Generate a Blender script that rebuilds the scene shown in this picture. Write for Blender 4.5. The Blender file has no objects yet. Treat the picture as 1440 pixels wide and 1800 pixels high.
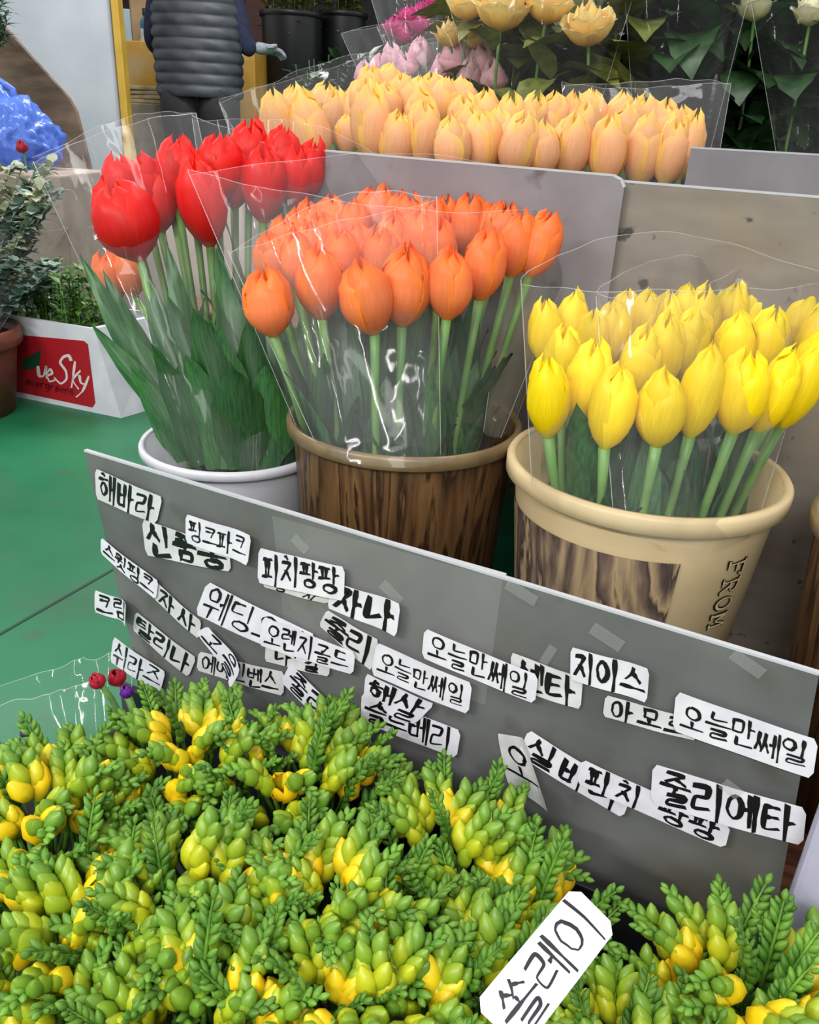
import bpy, bmesh, math, random
from math import sin, cos, pi, radians, tan, sqrt, atan2
from mathutils import Vector as V, Matrix as M, Quaternion as Q
random.seed(7)
RN = random.random
def ru(a, b): return a + (b - a) * RN()
S = bpy.context.scene; COL = S.collection

# ------------------------------------------------------------------ camera, world, lamps, exposure
PSI, TH, RHO, FP = radians(26.6), radians(25), radians(3), 1442.
CAM = V((0, 0, .78))
fw = V((-sin(PSI)*cos(TH), cos(PSI)*cos(TH), -sin(TH))); R0 = V((cos(PSI), sin(PSI), 0)); U0 = R0.cross(fw)
rt = R0*cos(RHO) + U0*sin(RHO); up = U0*cos(RHO) - R0*sin(RHO)
cd = bpy.data.cameras.new('camera'); cam = bpy.data.objects.new('camera', cd); COL.objects.link(cam)
cd.sensor_fit = 'VERTICAL'; cd.sensor_height = 24; cd.lens = 24*FP/1800; cd.clip_start = .02
cam.matrix_world = M(((rt.x, up.x, -fw.x, CAM.x), (rt.y, up.y, -fw.y, CAM.y), (rt.z, up.z, -fw.z, CAM.z), (0, 0, 0, 1)))
S.camera = cam
w = bpy.data.worlds.new('world'); S.world = w; w.use_nodes = True
w.node_tree.nodes['Background'].inputs[0].default_value = (.98, .98, 1, 1)
w.node_tree.nodes['Background'].inputs[1].default_value = .62
for i, (x, y, e) in enumerate(((-1.3, -1.5, 50), (.6, -1.4, 50), (-.4, -.4, 7), (-.5, 1.5, 9), (-3.2, 1.3, 24), (-2.4, 3.2, 34))):
    ld = bpy.data.lights.new('ceiling_lamp', 'AREA'); ld.shape = 'RECTANGLE'; ld.size = 1.25; ld.size_y = .16; ld.energy = e; ld.color = (1, .985, .96)
    lo = bpy.data.objects.new('ceiling_lamp', ld); COL.objects.link(lo); lo.location = (x, y, 2.05 if y < -1 else 2.4)
S.view_settings.view_transform = 'Standard'; S.view_settings.look = 'None'; S.view_settings.gamma = 1; S.view_settings.exposure = .42
S.cycles.transparent_max_bounces = 24; S.cycles.max_bounces = 10

def ray(x, y): return fw + rt*((x-720)/FP) - up*((y-900)/FP)
def atD(x, y, d): return CAM + ray(x, y)*d
def atY(x, y, Y): d = ray(x, y); return CAM + d*((Y-CAM.y)/d.y)
def atZ(x, y, z): d = ray(x, y); return CAM + d*((z-CAM.z)/d.z)
def depth(p): return (V(p)-CAM).dot(fw)

# ------------------------------------------------------------------ helpers
def tag(o, label=None, cat=None, group=None, kind=None):
    if label: o['label'] = label
    if cat: o['category'] = cat
    if group: o['group'] = group
    if kind: o['kind'] = kind
    return o
def mk(name, me, parent=None, loc=None, mat=None):
    o = bpy.data.objects.new(name, me); COL.objects.link(o)
    if parent: o.parent = parent
    if loc is not None: o.location = loc
    if mat and me is not None and not me.materials: me.materials.append(mat)
    return o
def empty(name, loc, label, cat, group=None, rz=0):
    o = bpy.data.objects.new(name, None); COL.objects.link(o); o.location = loc; o.rotation_euler = (0, 0, rz)
    o.empty_display_size = .02
    return tag(o, label, cat, group)
def mesh(name, vs, fs, mat=None, smooth=True, attrs=None, uv=None):
    me = bpy.data.meshes.new(name); me.from_pydata([tuple(v) for v in vs], [], fs)
    if smooth: me.polygons.foreach_set('use_smooth', [True]*len(me.polygons))
    if attrs:
        for k, vals in attrs.items():
            a = me.attributes.new(k, 'FLOAT', 'POINT'); a.data.foreach_set('value', vals)
    if uv:
        l = me.uv_layers.new(name='uv'); d = []
        for p in me.polygons:
            for vi in p.vertices: d += list(uv[vi])
        l.data.foreach_set('uv', d)
    if mat: me.materials.append(mat)
    me.update(); return me
def grid(nu, nv, f, closed=False):
    vs = [f(i/(nu-1), j/(nv if closed else nv-1)) for i in range(nu) for j in range(nv)]
    fs = []
    for i in range(nu-1):
        for j in range(nv if closed else nv-1):
            k = (j+1) % nv; fs.append((i*nv+j, i*nv+k, (i+1)*nv+k, (i+1)*nv+j))
    return vs, fs
def join(parts):
    vs, fs = [], []
    for a, b in parts:
        n = len(vs); vs += list(a); fs += [tuple(i+n for i in q) for q in b]
    return vs, fs
def box(x0, x1, y0, y1, z0, z1):
    vs = [(x, y, z) for x in (x0, x1) for y in (y0, y1) for z in (z0, z1)]
    return vs, [(0, 1, 3, 2), (4, 6, 7, 5), (0, 4, 5, 1), (2, 3, 7, 6), (0, 2, 6, 4), (1, 5, 7, 3)]
def bevbox(name, x0, x1, y0, y1, z0, z1, mat, b=.004, seg=2):
    bm = bmesh.new(); vs, fs = box(x0, x1, y0, y1, z0, z1); vv = [bm.verts.new(v) for v in vs]
    for q in fs: bm.faces.new([vv[i] for i in q])
    bmesh.ops.recalc_face_normals(bm, faces=bm.faces)
    bmesh.ops.bevel(bm, geom=list(bm.edges), offset=b, segments=seg, affect='EDGES', profile=.5)
    me = bpy.data.meshes.new(name); bm.to_mesh(me); bm.free(); me.materials.append(mat); return me
def tube(pts, rad, n=6, caps=True):
    pts = [V(p) for p in pts]; rs = rad if isinstance(rad, (list, tuple)) else [rad]*len(pts)
    vs, fs = [], []; t0 = None
    for i, p in enumerate(pts):
        t = (pts[min(i+1, len(pts)-1)]-pts[max(i-1, 0)]).normalized()
        a = t.orthogonal().normalized() if t0 is None else (t0 - t*t0.dot(t)).normalized()
        t0 = a; b = t.cross(a)
        for j in range(n): vs.append(p + (a*cos(2*pi*j/n)+b*sin(2*pi*j/n))*rs[i])
    for i in range(len(pts)-1):
        for j in range(n):
            k = (j+1) % n; fs.append((i*n+j, i*n+k, (i+1)*n+k, (i+1)*n+j))
    if caps: fs += [tuple(range(n-1, -1, -1)), tuple(range((len(pts)-1)*n, len(pts)*n))]
    return vs, fs
def lathe(prof, n=48):
    vs = [(r*cos(2*pi*j/n), r*sin(2*pi*j/n), z) for r, z in prof for j in range(n)]
    fs = [(i*n+j, i*n+(j+1) % n, (i+1)*n+(j+1) % n, (i+1)*n+j) for i in range(len(prof)-1) for j in range(n)]
    return vs, fs
def bez(a, b, c, n=8): return [a*(1-t)**2 + b*2*t*(1-t) + c*t*t for t in [i/(n-1) for i in range(n)]]
def key(u, ks):
    for (a, x), (b, y) in zip(ks, ks[1:]):
        if u <= b:
            t = (u-a)/(b-a); t = t*t*(3-2*t); return x+(y-x)*t
    return ks[-1][1]
def frame(axis, spin=0):          # rotation taking +z to axis
    return V(axis).to_track_quat('Z', 'Y').to_matrix().to_4x4() @ M.Rotation(spin, 4, 'Z')

# ------------------------------------------------------------------ materials
def srgb(r, g, b):
    f = lambda c: ((c/255+.055)/1.055)**2.4 if c > 10 else c/255/12.92
    return (f(r), f(g), f(b), 1)
def newmat(name):
    m = bpy.data.materials.new(name); m.use_nodes = True; nt = m.node_tree
    return m, nt, nt.nodes['Principled BSDF']
def noise_mat(name, c1, c2, scale=8, rough=.6, stretch=(1, 1, 1), bump=0, detail=4, metal=0, lo=.35, hi=.65, c3=None, s3=3, spec=.5):
    m, nt, p = newmat(name); L = nt.links.new; N = nt.nodes.new
    tc = N('ShaderNodeTexCoord'); mp = N('ShaderNodeMapping'); mp.inputs['Scale'].default_value = stretch
    L(tc.outputs['Object'], mp.inputs[0]); no = N('ShaderNodeTexNoise'); no.inputs['Scale'].default_value = scale; no.inputs['Detail'].default_value = detail
    L(mp.outputs[0], no.inputs['Vector']); cr = N('ShaderNodeValToRGB')
    cr.color_ramp.elements[0].position = lo; cr.color_ramp.elements[0].color = c1; cr.color_ramp.elements[1].position = hi; cr.color_ramp.elements[1].color = c2
    L(no.outputs[0], cr.inputs[0]); out = cr.outputs[0]
    if c3:
        n2 = N('ShaderNodeTexNoise'); n2.inputs['Scale'].default_value = s3; n2.inputs['Detail'].default_value = 6; L(tc.outputs['Object'], n2.inputs['Vector'])
        r2 = N('ShaderNodeValToRGB'); r2.color_ramp.elements[0].position = .55; r2.color_ramp.elements[1].position = .75
        L(n2.outputs[0], r2.inputs[0]); mx = N('ShaderNodeMixRGB'); L(r2.outputs[0], mx.inputs[0]); L(out, mx.inputs[1]); mx.inputs[2].default_value = c3; out = mx.outputs[0]
    L(out, p.inputs['Base Color']); p.inputs['Roughness'].default_value = rough; p.inputs['Metallic'].default_value = metal
    p.inputs['Specular IOR Level'].default_value = spec
    if bump:
        b = N('ShaderNodeBump'); b.inputs['Strength'].default_value = bump; b.inputs['Distance'].default_value = .004; L(no.outputs[0], b.inputs['Height']); L(b.outputs[0], p.inputs['Normal'])
    return m
def plain(name, c, rough=.5, **k): return noise_mat(name, tuple(x*.92 for x in c[:3])+(1,), c, 30, rough, **k)
def thin(m, nt, p, col, trans=.3):
    t = nt.nodes.new('ShaderNodeBsdfTranslucent'); mx = nt.nodes.new('ShaderNodeMixShader'); mx.inputs[0].default_value = trans
    nt.links.new(col, t.inputs[0]); nt.links.new(p.outputs[0], mx.inputs[1]); nt.links.new(t.outputs[0], mx.inputs[2])
    nt.links.new(mx.outputs[0], nt.nodes['Material Output'].inputs[0])
def petal_mat(name, stops, edge, edge_amt=.6, trans=.3, var=.25):
    m, nt, p = newmat(name); L = nt.links.new; N = nt.nodes.new
    au = N('ShaderNodeAttribute'); au.attribute_name = 'pu'; av = N('ShaderNodeAttribute'); av.attribute_name = 'pv'
    cr = N('ShaderNodeValToRGB'); el = cr.color_ramp.elements
    el[0].position, el[0].color = stops[0]; el[1].position, el[1].color = stops[-1]
    for s, c in stops[1:-1]: e = el.new(s); e.color = c
    L(au.outputs['Fac'], cr.inputs[0])
    pw = N('ShaderNodeMath'); pw.operation = 'POWER'; pw.inputs[1].default_value = 3.5; L(av.outputs['Fac'], pw.inputs[0])
    ml = N('ShaderNodeMath'); ml.operation = 'MULTIPLY'; ml.inputs[1].default_value = edge_amt; L(pw.outputs[0], ml.inputs[0])
    mx = N('ShaderNodeMixRGB'); L(ml.outputs[0], mx.inputs[0]); L(cr.outputs[0], mx.inputs[1]); mx.inputs[2].default_value = edge
    uvn = N('ShaderNodeUVMap'); mp = N('ShaderNodeMapping'); mp.inputs['Scale'].default_value = (2, 26, 1); L(uvn.outputs[0], mp.inputs[0])
    no = N('ShaderNodeTexNoise'); no.inputs['Scale'].default_value = 1.5; L(mp.outputs[0], no.inputs['Vector'])
    oi = N('ShaderNodeObjectInfo'); ad = N('ShaderNodeMath'); ad.operation = 'MULTIPLY_ADD'; L(no.outputs[0], ad.inputs[0]); ad.inputs[1].default_value = .5
    a2 = N('ShaderNodeMath'); a2.operation = 'MULTIPLY_ADD'; L(oi.outputs['Random'], a2.inputs[0]); a2.inputs[1].default_value = var; a2.inputs[2].default_value = .78-var/2; L(a2.outputs[0], ad.inputs[2])
    hs = N('ShaderNodeHueSaturation'); L(ad.outputs[0], hs.inputs['Value']); L(mx.outputs[0], hs.inputs['Color'])
    L(hs.outputs[0], p.inputs['Base Color']); p.inputs['Roughness'].default_value = .42; p.inputs['Specular IOR Level'].default_value = .35
    thin(m, nt, p, hs.outputs[0], trans); return m
def film_mat(name, tint=(1, 1, 1, 1), haze=.05, gloss=.9, rough=.06, hz_col=(.95, .95, 1, 1)):
    m, nt, p = newmat(name); L = nt.links.new; N = nt.nodes.new; nt.nodes.remove(p)
    tr = N('ShaderNodeBsdfTransparent'); tr.inputs[0].default_value = tint
    df = N('ShaderNodeBsdfDiffuse'); df.inputs[0].default_value = hz_col
    gl = N('ShaderNodeBsdfGlossy'); gl.inputs['Roughness'].default_value = rough
    fr = N('ShaderNodeFresnel'); fr.inputs['IOR'].default_value = 1.38
    tc = N('ShaderNodeTexCoord'); no = N('ShaderNodeTexNoise'); no.inputs['Scale'].default_value = 9; no.inputs['Detail'].default_value = 2; no.inputs['Distortion'].default_value = 1.2
    L(tc.outputs['Object'], no.inputs['Vector']); b = N('ShaderNodeBump'); b.inputs['Strength'].default_value = .22; b.inputs['Distance'].default_value = .02
    L(no.outputs[0], b.inputs['Height']); L(b.outputs[0], gl.inputs['Normal']); L(b.outputs[0], fr.inputs['Normal'])
    m1 = N('ShaderNodeMixShader'); m1.inputs[0].default_value = haze; L(tr.outputs[0], m1.inputs[1]); L(df.outputs[0], m1.inputs[2])
    ml = N('ShaderNodeMath'); ml.operation = 'MULTIPLY'; ml.inputs[1].default_value = gloss; L(fr.outputs[0], ml.inputs[0])
    m2 = N('ShaderNodeMixShader'); L(ml.outputs[0], m2.inputs[0]); L(m1.outputs[0], m2.inputs[1]); L(gl.outputs[0], m2.inputs[2])
    L(m2.outputs[0], nt.nodes['Material Output'].inputs[0]); return m
def wood_mat(name, c1, c2, c3, scale=(18, 18, 1.2), rough=.45):
    m, nt, p = newmat(name); L = nt.links.new; N = nt.nodes.new
    tc = N('ShaderNodeTexCoord'); mp = N('ShaderNodeMapping'); mp.inputs['Scale'].default_value = scale; L(tc.outputs['Object'], mp.inputs[0])
    no = N('ShaderNodeTexNoise'); no.inputs['Scale'].default_value = 1.6; no.inputs['Detail'].default_value = 5; no.inputs['Distortion'].default_value = .5; L(mp.outputs[0], no.inputs['Vector'])
    ml = N('ShaderNodeMath'); ml.operation = 'MULTIPLY'; ml.inputs[1].default_value = 7; L(no.outputs[0], ml.inputs[0])
    fr = N('ShaderNodeMath'); fr.operation = 'FRACT'; L(ml.outputs[0], fr.inputs[0])
    cr = N('ShaderNodeValToRGB'); el = cr.color_ramp.elements; el[0].color = c1; el[1].color = c2; el[1].position = .8; e = el.new(.3); e.color = c3; e2 = el.new(1); e2.color = c1
    L(fr.outputs[0], cr.inputs[0]); L(cr.outputs[0], p.inputs['Base Color']); p.inputs['Roughness'].default_value = rough; return m

G_leaf = noise_mat('tulip leaf green', srgb(34, 84, 44), srgb(66, 116, 58), 7, .4, (9, 9, .6))
def vary(m, amt=.5, mid=1.):
    nt = m.node_tree; p = nt.nodes['Principled BSDF']; src = p.inputs['Base Color'].links[0].from_socket; N = nt.nodes.new
    oi = N('ShaderNodeObjectInfo'); ma = N('ShaderNodeMath'); ma.operation = 'MULTIPLY_ADD'; ma.inputs[1].default_value = amt; ma.inputs[2].default_value = mid-amt/2; nt.links.new(oi.outputs['Random'], ma.inputs[0])
    hs = N('ShaderNodeHueSaturation'); nt.links.new(ma.outputs[0], hs.inputs['Value']); nt.links.new(src, hs.inputs['Color']); nt.links.new(hs.outputs[0], p.inputs['Base Color'])
vary(G_leaf, .7, .8)
G_stem = noise_mat('stem green', srgb(84, 132, 62), srgb(118, 158, 84), 20, .45)
P_red = petal_mat('red petal', [(0, srgb(214, 120, 40)), (.1, srgb(204, 30, 28)), (.5, srgb(228, 30, 30)), (1, srgb(246, 44, 34))], srgb(250, 60, 40), .4)
P_org = petal_mat('orange petal', [(0, srgb(220, 160, 96)), (.12, srgb(232, 128, 80)), (.5, srgb(246, 138, 86)), (.85, srgb(252, 130, 60)), (1, srgb(250, 96, 30))], srgb(255, 146, 30), .7)
P_yel = petal_mat('yellow petal', [(0, srgb(206, 206, 50)), (.15, srgb(252, 218, 10)), (1, srgb(255, 232, 14))], srgb(255, 236, 40), .4)
P_pch = petal_mat('peach petal', [(0, srgb(226, 204, 110)), (.25, srgb(246, 186, 138)), (.7, srgb(250, 194, 140)), (1, srgb(250, 212, 100))], srgb(252, 216, 66), .7)
P_rose = petal_mat('cream yellow rose petal', [(0, srgb(240, 180, 70)), (.5, srgb(246, 208, 120)), (1, srgb(250, 226, 160))], srgb(252, 232, 176), .5)
P_white = petal_mat('white rose petal', [(0, srgb(220, 214, 150)), (.5, srgb(236, 228, 190)), (1, srgb(242, 236, 214))], srgb(245, 240, 225), .4)
P_pink = petal_mat('pale pink petal', [(0, srgb(230, 150, 170)), (.5, srgb(240, 178, 196)), (1, srgb(248, 204, 216))], srgb(250, 216, 226), .5)
P_mag = petal_mat('magenta petal', [(0, srgb(150, 10, 90)), (.5, srgb(206, 30, 130)), (1, srgb(226, 60, 150))], srgb(232, 90, 166), .4)
P_dred = petal_mat('dark red petal', [(0, srgb(110, 10, 30)), (.5, srgb(160, 24, 44)), (1, srgb(190, 44, 60))], srgb(200, 70, 80), .4)
P_purp = petal_mat('purple petal', [(0, srgb(50, 10, 90)), (.5, srgb(84, 20, 130)), (1, srgb(110, 40, 150))], srgb(120, 60, 160), .4)
FILM = film_mat('clear film', haze=.018, gloss=.48)
FILM_Y = film_mat('slightly yellowed film', (.98, .97, .88, 1), .05, gloss=.6, hz_col=(.95, .9, .7, 1))
FILM_D = film_mat('crinkled clear film', (.93, .95, .9, 1), .008, .28)
CLEAR = film_mat('clear tape', (.97, .97, .95, 1), .06, .25, .3)
PAPER = noise_mat('white paper', srgb(204, 204, 212), srgb(220, 220, 226), 40, .55)
PAPER2 = noise_mat('greyed paper', srgb(186, 187, 186), srgb(206, 207, 207), 30, .55)
INK = plain('black ink', srgb(14, 13, 16), .45)
GREY = noise_mat('grey metal sheet', srgb(82, 84, 83), srgb(112, 114, 113), 7, .5, (1, 1, 1), .05, 8, .08, .3, .7, srgb(98, 95, 82), 5)
GREY2 = noise_mat('pale grey sheet', srgb(118, 114, 117), srgb(140, 136, 139), 9, .5, (1, 1, 1), .05, 8, .1, .3, .7, srgb(110, 104, 98), 4)
STAIN = noise_mat('stained grey plywood', srgb(116, 109, 100), srgb(138, 130, 119), 10, .6, (1, 1, 3), .08, 8, 0, .3, .7, srgb(132, 118, 92), 6)
def specks(m, col, scale=38, lo=.66, hi=.72):
    nt = m.node_tree; p = nt.nodes['Principled BSDF']; src = p.inputs['Base Color'].links[0].from_socket; N = nt.nodes.new
    tc = N('ShaderNodeTexCoord'); no = N('ShaderNodeTexNoise'); no.inputs['Scale'].default_value = scale; no.inputs['Detail'].default_value = 3; nt.links.new(tc.outputs['Object'], no.inputs['Vector'])
    cr = N('ShaderNodeValToRGB'); cr.color_ramp.elements[0].position = lo; cr.color_ramp.elements[1].position = hi; nt.links.new(no.outputs[0], cr.inputs[0])
    mx = N('ShaderNodeMixRGB'); nt.links.new(cr.outputs[0], mx.inputs[0]); nt.links.new(src, mx.inputs[1]); mx.inputs[2].default_value = col; nt.links.new(mx.outputs[0], p.inputs['Base Color'])
specks(STAIN, srgb(58, 56, 52), 30, .63, .68); specks(GREY2, srgb(98, 92, 90), 30, .62, .75); specks(GREY, srgb(74, 72, 62), 16, .6, .8)
EDGE = plain('bare sheet edge', srgb(184, 186, 192), .4)
WHITEP = plain('white plastic', srgb(206, 208, 214), .35)
BLACKP = plain('black plastic', srgb(20, 21, 24), .4)
CREAM = noise_mat('cream plastic', srgb(198, 176, 134), srgb(212, 190, 148), 12, .42)
BRWOOD = wood_mat('brown wood print', srgb(44, 28, 16), srgb(112, 82, 48), srgb(84, 58, 34))
GRWOOD = wood_mat('grey brown wood print', srgb(66, 54, 52), srgb(168, 146, 110), srgb(104, 88, 76), (14, 14, 1.6))
BRRIM = noise_mat('brown rim plastic', srgb(104, 86, 60), srgb(134, 114, 80), 20, .3)
FLOOR = noise_mat('green painted concrete', srgb(16, 92, 58), srgb(34, 116, 76), 2.6, .42, (1, 1, 1), .03, 8, 0, .3, .7, srgb(52, 96, 70), 4, .3)
specks(FLOOR, srgb(60, 92, 68), 14, .62, .78)
DARKWOOD = wood_mat('dark brown timber', srgb(70, 38, 20), srgb(120, 72, 40), srgb(92, 54, 30), (2, 14, 14), .6)

# ------------------------------------------------------------------ setting
def struct(name, vs_fs, mat, smooth=False):
    o = mk(name, mesh(name, vs_fs[0], vs_fs[1], mat, smooth)); o['kind'] = 'structure'; return o
fl = struct('floor', box(-9, 3.5, -2.5, 9, -.05, 0), FLOOR)
JOINT = plain('dark joint', srgb(24, 60, 48), .7)
j0, j1 = atZ(0, 1115, 0), atZ(175, 1015, 0); jd = (j1-j0).normalized(); jn = V((-jd.y, jd.x, 0))*.003
a, b = j0-jd*2.5, j0+jd*4
mk('floor_joint', mesh('floor_joint', [a-jn, b-jn, b+jn, a+jn, a-jn+V((0, 0, .0012)), b-jn+V((0, 0, .0012)), b+jn+V((0, 0, .0012)), a+jn+V((0, 0, .0012))],
   [(4, 5, 6, 7), (0, 1, 5, 4), (1, 2, 6, 5), (2, 3, 7, 6), (3, 0, 4, 7)], JOINT, False), fl)
WALLB = noise_mat('dark back wall', srgb(18, 20, 18), srgb(34, 35, 32), 2, .8)
pb = atD(720, 100, 6.6); bw = struct('wall_back', box(-5, 5, -.05, .05, 0, 3), WALLB); bw.location = (pb.x, pb.y, 0); bw.rotation_euler.z = PSI
CEILM = plain('pale ceiling', srgb(200, 200, 196), .8)

# low timber stand that carries the tulip buckets, rear tier behind the dividing sheets
st = empty('flower_stand', (-.3, .645, 0), 'low dark brown timber stand under the tulip buckets', 'stand')
ZT = .155
mk('shelf_top', mesh('t', *box(-.42, .95, 0, .42, ZT-.025, ZT), DARKWOOD, False), st)
mk('front_rail', mesh('t', *box(-.42, .95, -.0, .022, .045, ZT-.026), DARKWOOD, False), st)
mk('rear_tier', mesh('t', *box(-.75, 1.3, .44, 1.6, .30, .33), DARKWOOD, False), st)
for x in (-.38, .9):
    for y in (.05, .37): mk('leg', mesh('t', *box(x-.03, x+.03, y-.02, y+.02, 0, ZT-.026), DARKWOOD, False), st)
for x in (-.72, 1.25):
    for y in (.5, 1.55): mk('leg', mesh('t', *box(x-.03, x+.03, y-.02, y+.02, 0, .30), DARKWOOD, False), st)

# ------------------------------------------------------------------ grey sheets
YB = .625
def sheet(name, poly, y0, th, mat, label, cat='board', edge=True):
    """upright sheet: outline poly [(x,z)] in a plane of constant y, first side is the top edge"""
    n = len(poly); x0 = sum(p[0] for p in poly)/n; zb = min(p[1] for p in poly)
    e = empty(name, (x0, y0, zb), label, cat)
    vs = [(x-x0, 0, z-zb) for x, z in poly]+[(x-x0, th, z-zb) for x, z in poly]
    fs = [tuple(range(n)), tuple(range(2*n-1, n-1, -1))]+[(i, i+n, (i+1) % n+n, (i+1) % n) for i in range(n)]
    mk('panel', mesh('panel', vs, fs, mat, False), e)
    if edge:
        top = [V((x-x0, th/2, z-zb)) for x, z in poly[:edge+1]]
        parts = []
        for p, q in zip(top, top[1:]):
            d = (q-p).normalized(); nn = V((-d.z, 0, d.x))
            if nn.z < 0: nn = -nn
            a = [p+nn*.0002+V((0, s*(th/2+.0004), 0)) for s in (-1, 1)]; b_ = [q+nn*.0002+V((0, s*(th/2+.0004), 0)) for s in (-1, 1)]
            lo = nn*-.0016; hi = nn*.0008
            parts.append(([a[0]+lo, a[1]+lo, a[0]+hi, a[1]+hi, b_[0]+lo, b_[1]+lo, b_[0]+hi, b_[1]+hi], [(0, 1, 3, 2), (4, 6, 7, 5), (0, 4, 5, 1), (2, 3, 7, 6), (0, 2, 6, 4), (1, 5, 7, 3)]))
        tag(mk('top_edge', mesh('top_edge', *join(parts), EDGE, False), e), 'bare whitish cut edge')
    return e
xz = lambda x, y, Y: (lambda p: (p.x, p.z))(atY(x, y, Y))
tl, tr, br, bl = xz(148, 792, YB), xz(1440, 1185, YB), xz(1396, 1560, YB), xz(258, 1262, YB)
dx = (tr[0]-tl[0])
sheet('grey_sheet', [tl, tr, (br[0], .085), (bl[0], .085)], YB, .004, GREY, 'long grey metal sheet in front, plastered with handwritten paper labels', edge=1)
sl = xz(478, 903, YB); sr = xz(884, 1012, YB)
sheet('backing_sheet', [(sl[0]-.01, sl[1]+.001), (sr[0], tr[1]+.003), (sr[0], .17), (sl[0]-.01, .17)], YB+.007, .003, GREY2, 'short grey sheet tucked behind the labelled front sheet', edge=1)
s = mk('clear_sheet', mesh('clear_sheet', [(xz(480, 906, YB)[0], YB-.0012, xz(480, 906, YB)[1]), (xz(885, 1018, YB)[0], YB-.0012, xz(885, 1018, YB)[1]), (xz(860, 1180, YB)[0], YB-.0012, xz(860, 1240, YB)[1]), (xz(505, 1130, YB)[0], YB-.0012, xz(505, 1130, YB)[1])], [(0, 1, 2, 3)], CLEAR, False))
tag(s, 'thin clear plastic sheet stuck on the front of the labelled grey sheet', 'plastic sheet')
pw_ = atY(1425, 1500, .60); wp = mk('plastic_divider', bevbox('plastic_divider', pw_.x-.006, pw_.x+.13, .585, .605, .06, atY(1430, 1385, .6).z, plain('pale lilac plastic', srgb(176, 174, 194), .4), .006))
tag(wp, 'pale lilac plastic panel at the right end of the labelled sheet', 'panel')
# rear dividers
YR = 1.02
A, B_, C_ = xz(528, 261, YR), xz(1078, 308, YR), xz(1098, 326, YR)
sheet('divider_sheet', [A, (B_[0], B_[1]), (B_[0]+.010, B_[1]-.004), (C_[0], C_[1]-.002), (C_[0], .32), (A[0], .32)], YR, .005, GREY2, 'pale grey divider sheet with rounded corner behind the orange tulips', edge=3)
A, B_ = xz(1090, 318, YR+.012), xz(1640, 362, YR+.012)
sheet('divider_sheet', [A, B_, (B_[0], .10), (A[0], .10)], YR+.012, .006, STAIN, 'stained scuffed plywood divider behind the yellow tulips', edge=1)
A, B_ = xz(1215, 259, YR+.28), xz(1640, 283, YR+.28)
sheet('divider_sheet', [A, B_, (B_[0], .34), (A[0], .34)], YR+.28, .005, GREY2, 'farthest grey divider sheet at the right below the dark foliage', edge=1)

# ------------------------------------------------------------------ handwriting
def arc(cx, cy, rx, ry, a0, a1, n=12): return [(cx+rx*cos(radians(a0+(a1-a0)*i/n)), cy+ry*sin(radians(a0+(a1-a0)*i/n))) for i in range(n+1)]
CI = [arc(.5, .5, .42, .42, -110, 255, 16)]
CON = {'ㄱ': [[(.08, .15), (.9, .1), (.8, .5), (.62, .95)]], 'ㄴ': [[(.15, .05), (.13, .8), (.3, .86), (.98, .7)]],
 'ㄷ': [[(.1, .12), (.9, .08)], [(.16, .14), (.12, .82), (.95, .78)]], 'ㄹ': [[(.1, .1), (.88, .06), (.8, .42), (.16, .5), (.12, .9), (.98, .82)]],
 'ㅁ': [[(.15, .1), (.18, .92)], [(.15, .12), (.88, .08), (.84, .9), (.18, .9)]], 'ㅂ': [[(.15, .05), (.18, .92), (.84, .9)], [(.85, 0), (.84, .95)], [(.17, .48), (.84, .46)]],
 'ㅅ': [[(.52, .02), (.42, .45), (.05, .95)], [(.46, .4), (.95, .92)]], 'ㅆ': [[(.3, .05), (.22, .5), (.0, .92)], [(.25, .45), (.48, .85)], [(.74, .02), (.66, .5), (.45, .95)], [(.7, .42), (1, .9)]],
 'ㅇ': CI, 'ㅈ': [[(.1, .12), (.9, .08), (.5, .5), (.05, .95)], [(.5, .48), (.95, .92)]], 'ㅊ': [[(.4, -.1), (.6, -.02)], [(.1, .2), (.9, .18), (.5, .55), (.05, .98)], [(.5, .55), (.95, .95)]],
 'ㅋ': [[(.08, .12), (.9, .08), (.8, .5), (.66, .95)], [(.1, .48), (.8, .44)]], 'ㅌ': [[(.12, .1), (.9, .06)], [(.12, .46), (.85, .42)], [(.14, .1), (.12, .86), (.98, .8)]],
 'ㅍ': [[(.05, .12), (.95, .08)], [(.32, .14), (.36, .85)], [(.68, .1), (.64, .85)], [(0, .9), (1, .84)]], 'ㅎ': [[(.4, -.05), (.62, .02)], [(.08, .24), (.94, .2)], arc(.5, .66, .3, .28, -100, 265, 14)], '': []}
VV = {'ㅏ': [[(.4, -.05), (.42, 1.05)], [(.44, .48), (.95, .45)]], 'ㅐ': [[(.2, .0), (.22, .98)], [(.24, .5), (.7, .48)], [(.74, -.08), (.75, 1.08)]],
 'ㅔ': [[(.0, .45), (.35, .42)], [(.4, .0), (.42, .98)], [(.8, -.08), (.8, 1.08)]], 'ㅣ': [[(.5, -.08), (.56, .5), (.5, 1.08)]], 'ㅖ': [[(.0, .35), (.35, .32)], [(0, .62), (.35, .6)], [(.4, 0), (.42, .98)], [(.8, -.08), (.8, 1.08)]],
 'ㅓ': [[(.05, .5), (.5, .46)], [(.6, -.06), (.6, 1.06)]], 'ㅕ': [[(.0, .32), (.5, .3)], [(.0, .62), (.5, .6)], [(.6, -.06), (.6, 1.06)]]}
HV = {'ㅗ': [[(.5, .0), (.5, .6)], [(.0, .68), (1, .6)]], 'ㅜ': [[(.0, .3), (1, .22)], [(.52, .3), (.48, 1.1)]], 'ㅡ': [[(.0, .5), (.5, .52), (1, .44)]], 'ㅛ': [[(.35, .0), (.36, .6)], [(.65, 0), (.64, .6)], [(.0, .68), (1, .6)]]}
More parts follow.
